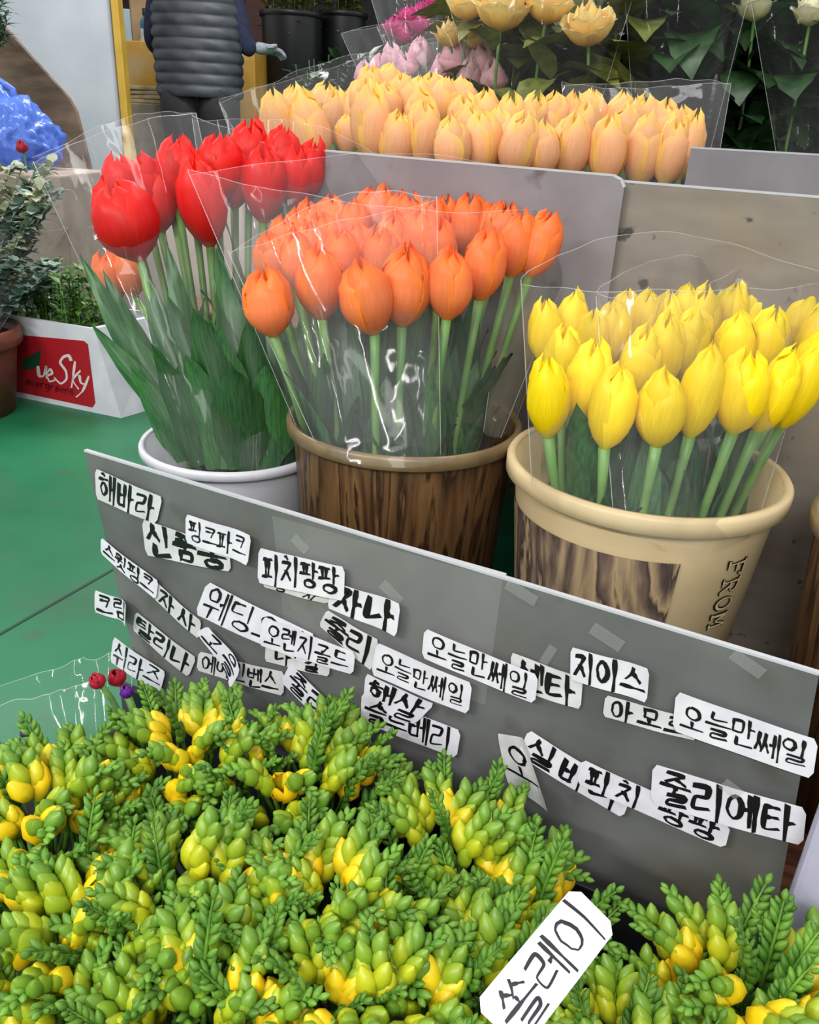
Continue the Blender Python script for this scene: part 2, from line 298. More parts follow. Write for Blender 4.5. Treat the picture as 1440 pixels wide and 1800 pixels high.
MV = {'ㅟ': ('ㅜ', 'ㅣ'), 'ㅞ': ('ㅜ', 'ㅔ'), 'ㅘ': ('ㅗ', 'ㅏ')}
LI = 'ㄱㄲㄴㄷㄸㄹㅁㅂㅃㅅㅆㅇㅈㅉㅊㅋㅌㅍㅎ'; VI = 'ㅏㅐㅑㅒㅓㅔㅕㅖㅗㅘㅙㅚㅛㅜㅝㅞㅟㅠㅡㅢㅣ'
TI = ['', 'ㄱ', 'ㄲ', 'ㄳ', 'ㄴ', 'ㄵ', 'ㄶ', 'ㄷ', 'ㄹ', 'ㄺ', 'ㄻ', 'ㄼ', 'ㄽ', 'ㄾ', 'ㄿ', 'ㅀ', 'ㅁ', 'ㅂ', 'ㅄ', 'ㅅ', 'ㅆ', 'ㅇ', 'ㅈ', 'ㅊ', 'ㅋ', 'ㅌ', 'ㅍ', 'ㅎ']
def syllable(ch):
    k = ord(ch)-0xAC00; l, v, t = LI[k//588], VI[k % 588//28], TI[k % 28]; out = []
    def put(strokes, x0, y0, x1, y1):
        for s in strokes: out.append([(x0+(x1-x0)*x, y0+(y1-y0)*y) for x, y in s])
    H = .58 if t else 1.
    if v in VV: put(CON[l], 0, .04*H, .52, .9*H); put(VV[v], .56, 0, .98, H)
    elif v in HV: put(CON[l], .15, 0, .85, .54*H); put(HV[v], 0, .6*H, 1, H)
    else: a_, b2 = MV[v]; put(CON[l], .05, 0, .55, .5*H); put(HV[a_], 0, .55*H, .62, H*1.02); put(VV[b2], .62, 0, 1, H)
    if t: put(CON[t], .18, .66, .9, 1.02)
    return out
def smooth2(pts, n=5):
    if len(pts) > 8: return pts
    if len(pts) == 2: return [(pts[0][0]+(pts[1][0]-pts[0][0])*i/n, pts[0][1]+(pts[1][1]-pts[0][1])*i/n) for i in range(n+1)]
    P = [pts[0]]+list(pts)+[pts[-1]]; out = []
    for i in range(1, len(P)-2):
        for k in range(n):
            t = k/n; f = lambda a: .5*(2*P[i][a]+(P[i+1][a]-P[i-1][a])*t*.75+(3*(P[i+1][a]-P[i][a])-0*(P[i+2][a])-(P[i+1][a]-P[i-1][a])*.75*2/1*.5*2+0)*t*t*0) 
            h00, h10, h01, h11 = 2*t**3-3*t*t+1, t**3-2*t*t+t, -2*t**3+3*t*t, t**3-t*t
            g = lambda a: h00*P[i][a]+h10*.35*(P[i+1][a]-P[i-1][a])+h01*P[i+1][a]+h11*.35*(P[i+2][a]-P[i][a])
            out.append((g(0), g(1)))
    out.append(pts[-1]); return out
def ribbons(strokes, wd, surf, jit=.0):
    """flat brush ribbons; surf maps 2-D lengths to 3-D"""
    vs, fs = [], []
    for s in strokes:
        s = smooth2(s); n = len(s)
        if n < 2: continue
        base = len(vs); k0 = ru(.85, 1.2)
        for i, (x, y) in enumerate(s):
            x1, y1 = s[max(i-1, 0)]; x2, y2 = s[min(i+1, n-1)]; L_ = math.hypot(x2-x1, y2-y1) or 1; nx, ny = -(y2-y1)/L_, (x2-x1)/L_
            u = i/(n-1); wv = wd*k0*(.62+.45*sin(pi*min(1, u*1.3+.2))+.12*sin(u*9+base))*.5
            e = .35*wd if i == 0 else (-.35*wd if i == n-1 else 0); ex, ey = -(x2-x1)/L_*e, -(y2-y1)/L_*e
            vs.append(surf(x+nx*wv+ex*1.2, y+ny*wv+ey*1.2)); vs.append(surf(x-nx*wv+ex*.4, y-ny*wv+ey*.4))
        for i in range(n-1): a_ = base+2*i; fs.append((a_, a_+1, a_+3, a_+2))
    return vs, fs
def text_strokes(txt, L_, H_, fill=.78, slant=.0, pad=.05):
    cells = [c for c in txt]; n = sum(.45 if c == ' ' else 1 for c in cells); out = []
    cw = L_*(1-2*pad)/n; sz = min(cw*.94, H_*fill); hh = min(H_*fill, sz*1.35); x = L_*pad
    for c in cells:
        if c == ' ': x += cw*.45; continue
        sx, sy = sz*ru(.92, 1.05), hh*ru(.9, 1.04); ox = x+(cw-sx)/2+ru(-.03, .03)*cw; oy = (H_-sy)/2+ru(-.05, .05)*H_
        for s in syllable(c): out.append([(ox+(px+ru(-.02, .02)+slant*(.5-py))*sx, oy+(py+ru(-.02, .02))*sy) for px, py in s])
        x += cw
    return out, sz
def paper(name, q, txt, nrm, off, label, bold=.12, bow=.0, curl=0, mat=None, fill=.78, grp=None, txt_span=1., ch=.028):
    """paper strip with corners q (tl,tr,br,bl, 3-D), nrm = direction towards the viewer side"""
    q = [V(p)+nrm*off for p in q]; L_ = ((q[1]-q[0]).length+(q[2]-q[3]).length)/2; H_ = ((q[3]-q[0]).length+(q[2]-q[1]).length)/2
    org = q[3].copy()
    def P(s, t, o=0):
        a_ = q[0].lerp(q[1], s); b2 = q[3].lerp(q[2], s); h = min(bow, .0012)*sin(pi*s)+curl*max(0, s-.6)**2*4*L_+.0004*sin(s*9+off*900)
        return a_.lerp(b2, t)+nrm*(h+o)-org
    cols = [0, .5*ch, ch]+[ch+(1-2*ch)*i/9 for i in range(1, 9)]+[1-ch, 1-.5*ch, 1]; vs, fs = [], []
    for s in cols:
        e = .16*max(0, 1-min(s, 1-s)/ch)
        for o in (0, -.00035):
            for t in (e, .5, 1-e): vs.append(P(s, t, o))
    n = len(cols)
    for i in range(n-1):
        a_, b2 = 6*i, 6*i+6
        for t in (0, 1): fs += [(a_+t, a_+t+1, b2+t+1, b2+t), (a_+3+t, b2+3+t, b2+4+t, a_+4+t)]
        fs += [(a_, b2, b2+3, a_+3), (a_+2, a_+5, b2+5, b2+2)]
    fs += [(0, 3, 4, 1), (1, 4, 5, 2), (6*n-6, 6*n-5, 6*n-2, 6*n-3), (6*n-5, 6*n-4, 6*n-1, 6*n-2)]
    e = empty(name, org, label, 'label', grp)
    mk('paper', mesh('paper', vs, fs, mat or PAPER, False), e)
    if txt:
        st_, sz = text_strokes(txt, L_*txt_span, H_, fill)
        vs, fs = ribbons(st_, sz*bold*1.15, lambda x, y: P(max(0, min(1, x/L_)), max(0, min(1, y/H_)), .0005))
        mk('lettering', mesh('lettering', vs, fs, INK), e)
    return e
NY = V((0, -1, 0))
LAB = [  # corners in the plane of the sheet, text, layer, stroke weight, bow, curl, look
 ((170,822),(288,873),(277,920),(172,875), '해바라', 1, .15, .003, .0, 'paper label reading 해바라, topmost at the left end of the sheet'),
 ((252,911),(405,961),(408,1004),(259,974), '신품종', 1, .17, .002, 0, 'paper label reading 신품종, tucked under the 핑크파크 label'),
 ((331,901),(453,936),(446,988),(331,951), '핑크파크', 2, .13, .003, .1, 'paper label reading 핑크파크 with its lower right corner lifting'),
 ((182,942),(284,1019),(279,1051),(182,970), '스윗핑크', 2, .14, .003, 0, 'narrow slanting paper label reading 스윗핑크 at the left end'),
 ((278,1022),(356,1091),(351,1122),(274,1051), '자사', 1, .17, .002, 0, 'slanting paper label with bold 자사 right of 스윗핑크'),
 ((171,1035),(240,1055),(238,1091),(171,1073), '크림', 2, .12, .004, .3, 'short paper label reading 크림 with curled right end'),
 ((241,1073),(347,1155),(333,1189),(236,1105), '탈리나', 1, .14, .003, 0, 'slanting paper label reading 탈리나 right of 크림'),
 ((204,1116),(296,1178),(286,1214),(198,1160), '쉬라즈', 2, .13, .002, 0, 'slanting paper label reading 쉬라즈 above the freesias'),
 ((369,1019),(560,1113),(545,1164),(347,1076), '웨딩요나', 2, .1, .004, 0, 'paper label reading 웨딩, its right half under 오렌지골드'),
 ((470,1128),(583,1158),(580,1188),(468,1160), '나일', 1, .15, .001, 0, 'paper label mostly hidden beneath the 오렌지골드 label'),
 ((469,1078),(631,1141),(627,1180),(462,1128), '오렌지골드', 3, .13, .003, 0, 'paper label reading 오렌지골드 in the middle left'),
 ((462,958),(613,992),(611,1051),(460,1019), '피치팡팡', 3, .15, .003, 0, 'paper label reading 피치팡팡 near the top edge of the sheet'),
 ((466,1012),(602,1042),(576,1060),(466,1030), '팡자', 1, .16, .001, 0, 'paper label peeping out below the upper 피치팡팡 label'),
 ((590,1020),(713,1055),(705,1112),(579,1065), '자나', 2, .17, .003, .1, 'paper label with large bold 자나 right of 피치팡팡'),
 ((577,1070),(668,1124),(655,1178),(563,1097), '줄리', 1, .16, .002, 0, 'slanting paper label reading 줄리 left of the first 오늘만쎄일'),
 ((649,1177),(770,1231),(735,1266),(644,1232), '햇살', 3, .14, .002, 0, 'paper label reading 햇살 below the left 오늘만쎄일'),
 ((640,1212),(814,1280),(806,1328),(637,1262), '블루베리', 2, .14, .003, 0, 'paper label reading 블루베리, under the 햇살 label'),
 ((670,1121),(837,1193),(830,1247),(661,1177), '오늘만쎄일', 4, .12, .003, 0, 'paper label reading 오늘만쎄일, leftmost of three'),
 ((900,1144),(1026,1190),(1022,1245),(900,1205), '센타', 1, .14, .003, 0, 'paper label reading 센타 half under the middle 오늘만쎄일'),
 ((752,1098),(951,1180),(945,1230),(747,1149), '오늘만쎄일', 3, .12, .004, 0, 'paper label reading 오늘만쎄일, middle one of three'),
 ((1006,1133),(1146,1168),(1141,1227),(1005,1190), '지이스', 2, .17, .003, .08, 'paper label with bold 지이스 below the cream bucket'),
 ((1066,1219),(1228,1263),(1225,1300),(1061,1256), '아모르', 1, .15, .002, 0, 'paper label reading 아모르, under the right end 오늘만쎄일'),
 ((1192,1207),(1440,1292),(1430,1360),(1185,1275), '오늘만쎄일', 3, .12, .005, 0, 'large paper label reading 오늘만쎄일 at the right end'),
 ((876,1287),(925,1292),(968,1421),(893,1372), '오', 1, .1, .006, .2, 'faded crumpled paper label hanging beside 실바'),
 ((932,1278),(1115,1388),(1097,1432),(913,1322), '실바나', 2, .13, .003, 0, 'slanting paper label reading 실바, left of lower 피치 팡팡'),
 ((1027,1326),(1287,1443),(1277,1482),(1017,1368), '피치 팡팡', 3, .15, .003, 0, 'lower paper label reading 피치 팡팡 half under 줄리에타'),
 ((1152,1331),(1420,1409),(1413,1474),(1148,1400), '줄리에타', 4, .15, .005, 0, 'large paper label reading 줄리에타 at the lower right'),
 ((352,1143),(502,1180),(500,1222),(348,1176), '에이린벤스', 1, .13, .003, 0, 'paper label reading 에이린벤스 just above the freesias'),
 ((372,1096),(441,1166),(424,1196),(352,1106), '고을', 3, .12, .008, .3, 'twisted paper strip hanging loose below 웨딩'),
 ((514,1163),(660,1300),(652,1342),(498,1195), '줄리에타', 2, .13, .003, 0, 'long slanting paper label behind the freesias reading 줄리에타'),
]
for a_, b_, c_, d_, txt, ly, bold, bow, curl, lab in LAB:
    Yp = YB-.0015
    paper('paper_label', [atY(*p, Yp) for p in (a_, b_, c_, d_)], txt, NY, ly*.0024, lab, bold, bow, curl, PAPER2 if ly == 1 else PAPER, .9 if len(txt) < 4 else .86, 'handwritten labels on the grey sheet')
for i, (x, y, w_, h_, ang, lab) in enumerate(((530, 955, 34, 20, 20, 'bit of clear tape above the upper 피치팡팡 label'), (918, 1040, 60, 22, 3, 'strip of clear tape below the sheet top by the cream bucket'), (1068, 1118, 60, 26, 5, 'clear tape remnant above 지이스'),
        (1290, 1370, 34, 26, 8, 'clear tape over the top of the lower 줄리에타 label'), (965, 1150, 16, 44, 5, 'upright tape remnant left of 지이스'), (1315, 1165, 60, 24, 8, 'clear tape remnant near the sheet top at right'), (690, 1040, 46, 22, 20, 'clear tape remnant right of 자나'))):
    c = atY(x, y, YB); k = depth(c)/FP; cs, sn = cos(radians(-ang-15)), sin(radians(-ang-15)); q = []
    for u, v in ((-1, 1), (1, 1), (1, -1), (-1, -1)): q.append((c.x+(u*w_*cs-v*h_*sn)*k/2, YB-(.0135 if i == 3 else .002), c.z+(u*w_*sn+v*h_*cs)*k/2))
    vs = q+[(x_, y_-.0003, z_) for x_, y_, z_ in q]
    tag(mk('clear_tape', mesh('clear_tape', vs, [(0, 1, 2, 3), (4, 7, 6, 5)]+[(j, j+4, (j+1) % 4+4, (j+1) % 4) for j in range(4)], CLEAR, False)), lab, 'tape', 'tape on the grey sheet')

# ------------------------------------------------------------------ buckets
def bucket_mesh(Rt, Rb, H, lip=.008, liph=.016, th=.003):
    prof = [(0, .004), (Rb-th, .004), (Rt-th, H-.002), (Rt, H), (Rt+lip*.7, H+.001), (Rt+lip, H-.004), (Rt+lip, H-liph), (Rt+lip*.5, H-liph-.002), (Rt-(Rt-Rb)*.09, H-liph-.003), (Rb, 0), (0, 0)]
    return prof
def bucket(name, c, zb, H, Rt, Rb, body_mat, rim_mat, label, liph=.016, lip=.008):
    e = empty(name, (c.x, c.y, zb), label, 'bucket')
    prof = bucket_mesh(Rt, Rb, H, lip, liph)
    mk('body', mesh('body', *lathe([prof[0], prof[1], prof[2]]+[(Rt-.0004, H-.003)]+prof[8:], 64), body_mat), e)
    mk('rim', mesh('rim', *lathe([(Rt-.003, H-.004), (Rt-.002, H), (Rt+lip*.6, H+.0015), (Rt+lip, H-.003), (Rt+lip, H-liph), (Rt+lip*.4, H-liph-.002), (Rt-.002, H-liph+.002)], 64), rim_mat), e)
    return e
cC = atZ(1136, 812, .47); cB = atZ(712, 732, .47); cW = atZ(412, 772, .40)
bC = bucket('cream_bucket', cC, ZT, .47-ZT, .140, .108, CREAM, CREAM, 'cream plastic bucket printed with wood grain, holding the yellow tulips', .017, .008)
bB = bucket('wood_grain_bucket', cB, ZT, .47-ZT, .134, .112, BRWOOD, BRRIM, 'dark brown wood grain bucket with shiny rim, holding the orange tulips', .014, .006)
bW = bucket('white_bucket', cW, ZT, .40-ZT, .115, .095, WHITEP, WHITEP, 'plain white bucket at the left holding the red tulips', .01, .006)
cR = V((.135, .86, .47)); cR = atZ(1722, 945, .47)
bR = bucket('wood_grain_bucket', cR, ZT, .47-ZT, .134, .112, BRWOOD, BRRIM, 'brown wood grain bucket cut off by the right edge of the photo', .014, .006)
# printed panels on the cream bucket
def on_bucket(a, h, o=.0006, Rt=.140, Rb=.108, H=.47-ZT): R = Rb+(Rt-Rb)*(h/H)+o; return V((R*cos(a), R*sin(a), h))
aC = atan2(-cC.y, -cC.x)          # towards the camera
def patch(a0, a1, h0, h1, mat, name, lab):
    vs, fs = grid(2, 24, lambda u, v: on_bucket(aC+a0+(a1-a0)*v, h0+(h1-h0)*u)); fs = [q for q in fs]
    return tag(mk(name, mesh(name, vs, fs, mat), bC), lab)
patch(-1.5, .36, .03, .265, GRWOOD, 'wood_print', 'dark grey brown wood grain print')
GL = {'F': [[(.2, 0), (.2, 1)], [(0, 0), (.95, 0), (.95, .22)], [(.2, .48), (.7, .48)], [(0, 1), (.45, 1)]], 'R': [[(.2, 0), (.2, 1)], [(0, 0), (.6, 0), (.9, .12), (.9, .36), (.6, .5), (.2, .5)], [(.5, .5), (.85, 1), (1, 1)], [(0, 1), (.42, 1)]],
      'O': [arc(.5, .5, .42, .48, 0, 360, 16)], 'M': [[(.1, 1), (.15, 0), (.5, .7), (.85, 0), (.9, 1)], [(0, 1), (.28, 1)], [(.72, 1), (1, 1)], [(0, 0), (.2, 0)], [(.8, 0), (1, 0)]]}
for wdt, o, mt, nm in ((.0052, .0008, INK, 'lettering'), (.0024, .0014, CREAM, 'lettering_fill')):
    parts = []
    for i, chh in enumerate('FROM'):
        st_ = [[(p[0]*.0165, p[1]*.021) for p in s] for s in GL[chh]]
        def sf(x, y, i=i, o=o): return on_bucket(aC+.84-(y-.012)/.125, .262-i*.0215-x, o)
        random.seed(i+3); parts.append(ribbons([s if len(s) > 8 else s for s in st_], wdt, sf))
    mk(nm, mesh(nm, *join(parts), mt), bC)
random.seed(11)

# ------------------------------------------------------------------ tulips
def petal_grid(inner=False, openn=0., seed=0, nu=11, nv=7, prof=None, ang=None):
    rs = random.Random(seed); ph = rs.random()*6; tip = rs.uniform(.92, 1.04); tw = rs.uniform(-.12, .12); wob = rs.uniform(.01, .03)
    prof = prof or [(0, .06), (.1, .27), (.25, .42), (.45, .5), (.7, .47), (.88, .34), (1, .1)]
    afun = (lambda u: key(u, ang)) if ang else (lambda u: 55+11*min(1, u/.3) if u < .45 else 66*max(.0, 1-((u-.45)/.56)**2.3)**.62)
    k = .86 if inner else 1.; vs, pu, pv, uv = [], [], [], []
    for i in range(nu):
        u = 1-(1-i/(nu-1))**1.45
        for j in range(nv):
            v = 2*j/(nv-1)-1; r = key(u, prof)*k+openn*u**2.2; a_ = radians(afun(u))*v+tw*u
            r *= 1-.05*v*v*(0 if inner else 1)+.025*max(0, 1-abs(v)*2.5)*sin(pi*u)
            r += wob*sin(ph+v*4+u*5)*u; z = u*tip*(1.04 if inner else 1)-.13*v*v*u**3
            vs.append((r*cos(a_), r*sin(a_), z)); pu.append(u); pv.append(abs(v)); uv.append((u, v*.5+.5))
    fs = [(i*nv+j, i*nv+j+1, (i+1)*nv+j+1, (i+1)*nv+j) for i in range(nu-1) for j in range(nv-1)]
    return vs, fs, pu, pv, uv
def petal_set(mat, n=4, openr=(-.02, .06)):
    out = []
    for s in range(n):
        o = random.uniform(*openr); row = []
        for inner in (False, True):
            for k in range(3):
                vs, fs, pu, pv, uv = petal_grid(inner, o+random.uniform(-.015, .03), random.randrange(9999))
                me = mesh('petal', vs, fs, mat, True, {'pu': pu, 'pv': pv}, uv); row.append((me, k*2*pi/3+(pi/3 if inner else 0)))
        out.append(row)
    return out
LEAVES = []
def leaf_mesh(mat, bend=.35, wide=.1, fold=.4, nu=9, nv=5, tw=.2, wkeys=None):
    wkeys = wkeys or [(0, .35), (.3, 1), (.6, .85), (.85, .42), (1, .02)]
    def f(u, v):
        v = 2*v-1; wd = wide*key(u, wkeys); a_ = tw*u*2
        x = v*wd; y = fold*abs(v)**1.5*wd; x, y = x*cos(a_)-y*sin(a_), x*sin(a_)+y*cos(a_)
        ang = bend*u*1.6; return (x, -u*sin(ang)*.75+y+.01*sin(u*9+v*2), u*cos(ang*.7))
    return mesh('leaf', *grid(nu, nv, f), mat)
for i in range(5): LEAVES.append(leaf_mesh(G_leaf, ru(.02, .2), ru(.075, .11), ru(.3, .7), tw=ru(-.4, .4)))
PS = {'red': petal_set(P_red, 4, (.0, .1)), 'orange': petal_set(P_org, 5), 'yellow': petal_set(P_yel, 5, (-.05, .03)), 'peach': petal_set(P_pch, 5, (-.06, .02))}
def tulip(kind, px, py, wpx, hpx, d, foot, label, group, tilt=0, leaves=2, leaf_h=(.16, .26), lean=0):
    c = atD(px, py, d); k = d/FP; W, H = wpx*k, hpx*k*1.06
    ax = (V((0, 0, 1))+rt*tan(radians(tilt))-V((fw.x, fw.y, 0))*tan(radians(lean))).normalized()
    b0 = c-ax*H*.5
    e = empty('tulip', foot, label, 'flower', group); inv = -V(foot)
    Rm = frame(ax, ru(0, 2*pi)); row = random.choice(PS[kind])
    for me, az in row:
        o = mk('petal', me, e); o.matrix_local = M.Translation(b0+inv) @ Rm @ M.Rotation(az, 4, 'Z') @ M.Diagonal((W*1.14, W*1.14, H, 1))
    ctrl = V(foot)+(b0-V(foot))*.5; ctrl.x, ctrl.y = foot.x+(b0.x-foot.x)*.36, foot.y+(b0.y-foot.y)*.36; pts = bez(V(foot), ctrl, b0+ax*H*.03, 8)
    vs, fs = tube([p+inv for p in pts], [.0048]*6+[.0046, .006], 7); mk('stem', mesh('stem', vs, fs, G_stem), e)
    for i in range(leaves):
        t = ru(.25, .62); p = pts[int(t*7)]; L_ = ru(*leaf_h)*.95; az = ru(0, 2*pi)
        o = mk('leaf', random.choice(LEAVES), e)
        o.matrix_local = M.Translation(p+inv) @ M.Rotation(az, 4, 'Z') @ M.Rotation(ru(-.04, .1), 4, 'X') @ M.Diagonal((L_*1.2, L_, L_, 1))
    return e
def ordw(n):
    a = ['', 'first', 'second', 'third', 'fourth', 'fifth', 'sixth', 'seventh', 'eighth', 'ninth', 'tenth', 'eleventh', 'twelfth', 'thirteenth', 'fourteenth', 'fifteenth', 'sixteenth', 'seventeenth', 'eighteenth', 'nineteenth']
    return a[n] if n < 20 else {20: 'twentieth', 30: 'thirtieth'}.get(n) or ('twenty-', 'thirty-')[n//10-2]+a[n % 10]
ORD = ['first', 'second', 'third', 'fourth', 'fifth', 'sixth', 'seventh', 'eighth', 'ninth', 'tenth', 'eleventh', 'twelfth', 'thirteenth', 'fourteenth']
def foot_in(c, P, R, zb, k=.55):
    d = V((P.x-c.x, P.y-c.y, 0)); 
    if d.length > R: d = d.normalized()*R
    return V((c.x+d.x*k, c.y+d.y*k, zb))
dC, dB, dW = depth((cC.x, cC.y, .47)), depth((cB.x, cB.y, .47)), depth((cW.x, cW.y, .40))
# yellow, in the cream bucket
YF = [(964,700,68,146,-7,0), (1035,674,76,150,2,.02), (1078,716,76,152,3,-.01), (1162,720,80,136,-3,-.01), (1231,690,70,166,2,0), (1304,690,82,150,0,0), (1362,690,66,150,12,.01), (1405,682,66,156,14,.02)]
for i, (x, y, w_, h_, t, dd) in enumerate(YF):
    d = dC-.10+dd; P = atD(x, y, d)
    tulip('yellow', x, y, w_, h_, d, foot_in(cC, P, .1, ZT+.03), 'yellow tulip, %s from the left in the front row of the cream bucket' % ORD[i], 'yellow tulips in the cream bucket', t, 6, (.14, .2))
YBk = [(990,636,62,118,-3), (1125,640,62,120,4), (1166,622,62,130,0), (1075,592,62,110,-6), (1290,612,66,120,-3), (1345,606,66,120,5), (1232,570,58,120,0), (1280,556,62,110,4), (1320,552,60,105,-2), (1360,552,58,105,6), (1402,572,62,120,10), (1435,590,60,120,12),
       (960,585,54,110,-8), (1003,574,58,110,0), (1040,600,54,100,-4), (1133,566,56,105,2), (1172,575,56,110,-3), (1200,560,56,110,3), (1428,640,60,120,12), (1095,560,52,90,0), (1210,610,60,120,0)]
for n_, (x, y, w_, h_, t) in enumerate(sorted(YBk)):
    d = dC-.02+(640-y)/90*.11; k = (dC-.1)/d; P = atD(x, y, d)
    tulip('yellow', x, y, w_*1.06, h_*1.05, d, foot_in(cC, P, .11, ZT+.03), 'yellow tulip behind the front row of the cream bucket, %s from the left' % ordw(n_+1), 'yellow tulips in the cream bucket', t, 2, (.18, .26))
# orange, in the wood grain bucket
OF = [(472,533,82,116,-8,.0), (564,500,80,120,-2,.02), (645,523,88,130,-14,-.02), (712,504,86,138,2,0), (791,500,76,122,2,0), (851,466,70,122,3,.04), (908,430,62,112,6,.07), (950,432,60,112,16,.07)]
for i, (x, y, w_, h_, t, dd) in enumerate(OF):
    d = dB-.10+dd; P = atD(x, y, d)
    tulip('orange', x, y, w_, h_, d, foot_in(cB, P, .1, ZT+.03), 'orange tulip, %s from the left in the front row of the brown bucket' % ORD[i], 'orange tulips in the wood grain bucket', t, 6, (.14, .21))
OB = [(478,455,56,86,-10), (522,458,58,95,-4), (565,425,60,90,-3), (625,446,62,92,0), (690,430,62,100,2), (738,430,60,100,0), (775,440,52,96,-2), (822,398,58,92,3), (880,412,56,92,8), (527,410,52,80,-6), (583,396,54,84,-3), (620,400,54,84,0), (650,380,52,82,1), (676,372,46,80,3), (717,392,52,84,-2),
      (758,402,52,84,3), (782,392,46,76,0), (833,385,48,76,5), (860,400,50,80,6), (548,440,54,90,-6), (600,460,56,90,0), (668,455,56,90,0), (545,395,48,76,-4), (700,385,50,80,2), (925,395,52,84,10), (505,430,52,84,-7)]
for n_, (x, y, w_, h_, t) in enumerate(sorted(OB)):
    d = dB-.02+(450-y)/80*.14; P = atD(x, y, d)
    tulip('orange', x, y, w_*1.06, h_*1.08, d, foot_in(cB, P, .11, ZT+.03), 'orange tulip behind the front row of the brown bucket, %s from the left' % ordw(n_+1), 'orange tulips in the wood grain bucket', t, 2, (.18, .26))
# red, in the white bucket
RL = [(222,390,104,120,-16,-.06), (216,325,56,84,-8,0), (250,330,62,90,-5,.02), (276,350,56,100,-3,.03), (312,300,60,96,4,.06), (300,330,56,96,-4,.04), (354,356,76,134,-9,-.02), (385,300,64,100,6,.05), (335,310,50,90,-3,.05),
      (438,272,60,96,2,.12), (464,326,70,112,3,.06), (498,285,60,96,6,.12), (518,310,52,94,8,.12), (545,300,46,90,12,.14), (410,310,54,96,0,.1)]
REDS = []
for i, (x, y, w_, h_, t, dd) in enumerate(sorted(RL)):
    d = dW+dd*(.35 if dd > .04 else 1); P = atD(x, y, d); ft = foot_in(cW, P, .1, ZT+.03, .5)
    big = {(222, 390): 'large red tulip lowest at the left of the red bunch', (354, 356): 'large red tulip leaning left in the middle of the red bunch', (464, 326): 'large red tulip lowest in the right half of the red bunch'}.get((x, y))
    REDS.append(tulip('red', x, y, w_*(1.0 if big else 1.15), h_*1.1, d, ft, big or 'red tulip in the white bucket, %s from the left of all red ones' % ordw(i+1), 'red tulips in the white bucket', t, 3, (.15, .22)))
# broad leaves standing in the white bucket
for i, (bx, by, tx, ty, wd, dd) in enumerate(((330,800,150,450,.026,-.05), (345,800,165,565,.022,-.09), (330,810,190,480,.03,0), (380,815,300,430,.03,-.03), (420,825,345,540,.05,-.11), (440,825,385,440,.04,-.03), (470,815,420,470,.05,-.02), (490,815,470,520,.045,0), (360,810,255,470,.034,-.02), (400,825,375,560,.055,-.1), (450,830,440,560,.05,-.08), (500,820,500,600,.04,-.03), (350,820,270,600,.035,-.1), (380,825,330,620,.05,-.1), (430,828,410,640,.055,-.12), (470,828,468,640,.05,-.1), (320,812,232,640,.03,-.08), (505,815,530,560,.04,0), (360,815,215,560,.03,-.06), (410,820,300,520,.036,-.06), (455,820,505,480,.036,.02))):
    p, q = atD(bx, by, dW+dd*.5), atD(tx, ty, dW+dd); L_ = (q-p).length
    me = leaf_mesh(G_leaf, .06, wd/L_*.72, .45, 11, 7, tw=ru(-.3, .3)); rt_ = REDS[i % len(REDS)]; o = mk('leaf', me, rt_); ax = (q-p).normalized()
    xa = rt-ax*rt.dot(ax); xa.normalize(); ya = ax.cross(xa); o.matrix_local = M.Translation(-rt_.location) @ M(((xa.x*L_, ya.x*L_, ax.x*L_, p.x), (xa.y*L_, ya.y*L_, ax.y*L_, p.y), (xa.z*L_, ya.z*L_, ax.z*L_, p.z), (0, 0, 0, 1)))
# two orange heads seen through the film left of the red bunch
for x, y, sd_ in ((193, 490, 'left'), (228, 478, 'right')):
    d = dW+.22; P = atD(x, y, d); tulip('orange', x, y, 52, 84, d, V((cW.x-.05, cW.y+.13, ZT+.03)), 'orange tulip low behind the red tulip leaves, %s one of two' % sd_, 'orange tulips behind the red bunch', -6, 1)
# peach, on the rear tier
def peach(x, y, w_, h_, d, t, lab):
    h_ *= .92; w_ *= 1.0
    P = atD(x, y, d); tulip('peach', x, y, w_, h_, d, V((P.x*.97, P.y+.05, .34)), lab, 'peach tulips behind the divider', t, 1, (.18, .26))
xs = [492, 545, 612, 655, 700, 745, 795, 848, 912, 955, 1003, 1068, 1133, 1180, 1208]
for i, x in enumerate(xs):
    peach(x, (222, 226, 236, 220, 250, 236, 256, 253, 256, 262, 258, 264, 264, 266, 256)[i]+2, (64, 66, 46, 66, 62, 60, 62, 66, 66, 56, 70, 62, 64, 54, 52)[i], (120, 130, 70, 130, 100, 120, 100, 110, 110, 96, 120, 120, 126, 120, 120)[i], 1.16+(.32 if x < 640 else .12 if x < 780 else .04)+ru(-.02, .02), (-12, -14, 0, -4, 2, 0, -8, -8, 8, -4, 3, -4, 3, 4, 8)[i],
          'peach tulip, %s from the left in the nearest row behind the grey divider' % (ORD+['fifteenth'])[i])
for n_, (x, y) in enumerate(sorted([(520,200), (570,190), (588,205), (635,185), (680,190), (725,180), (770,205), (740,205), (815,215), (852,208), (897,216), (935,215), (973,214), (1012,212), (1040,208), (1088,212), (1110,222), (1135,218), (1165,226), (1195,240), (830,235), (880,240), (1030,230), (1100,235), (655,160), (705,172), (762,172), (812,178), (735,178), (785,180), (625,205), (682,154), (645,180)])):
    peach(x, y, 56, 78 if y < 195 else 92, 1.3+(.3 if x < 640 else .12 if x < 780 else 0)+(225-y)/90*.1, ru(-8, 8), 'peach tulip in the rear rows behind the divider, %s from the left' % ordw(n_+1))

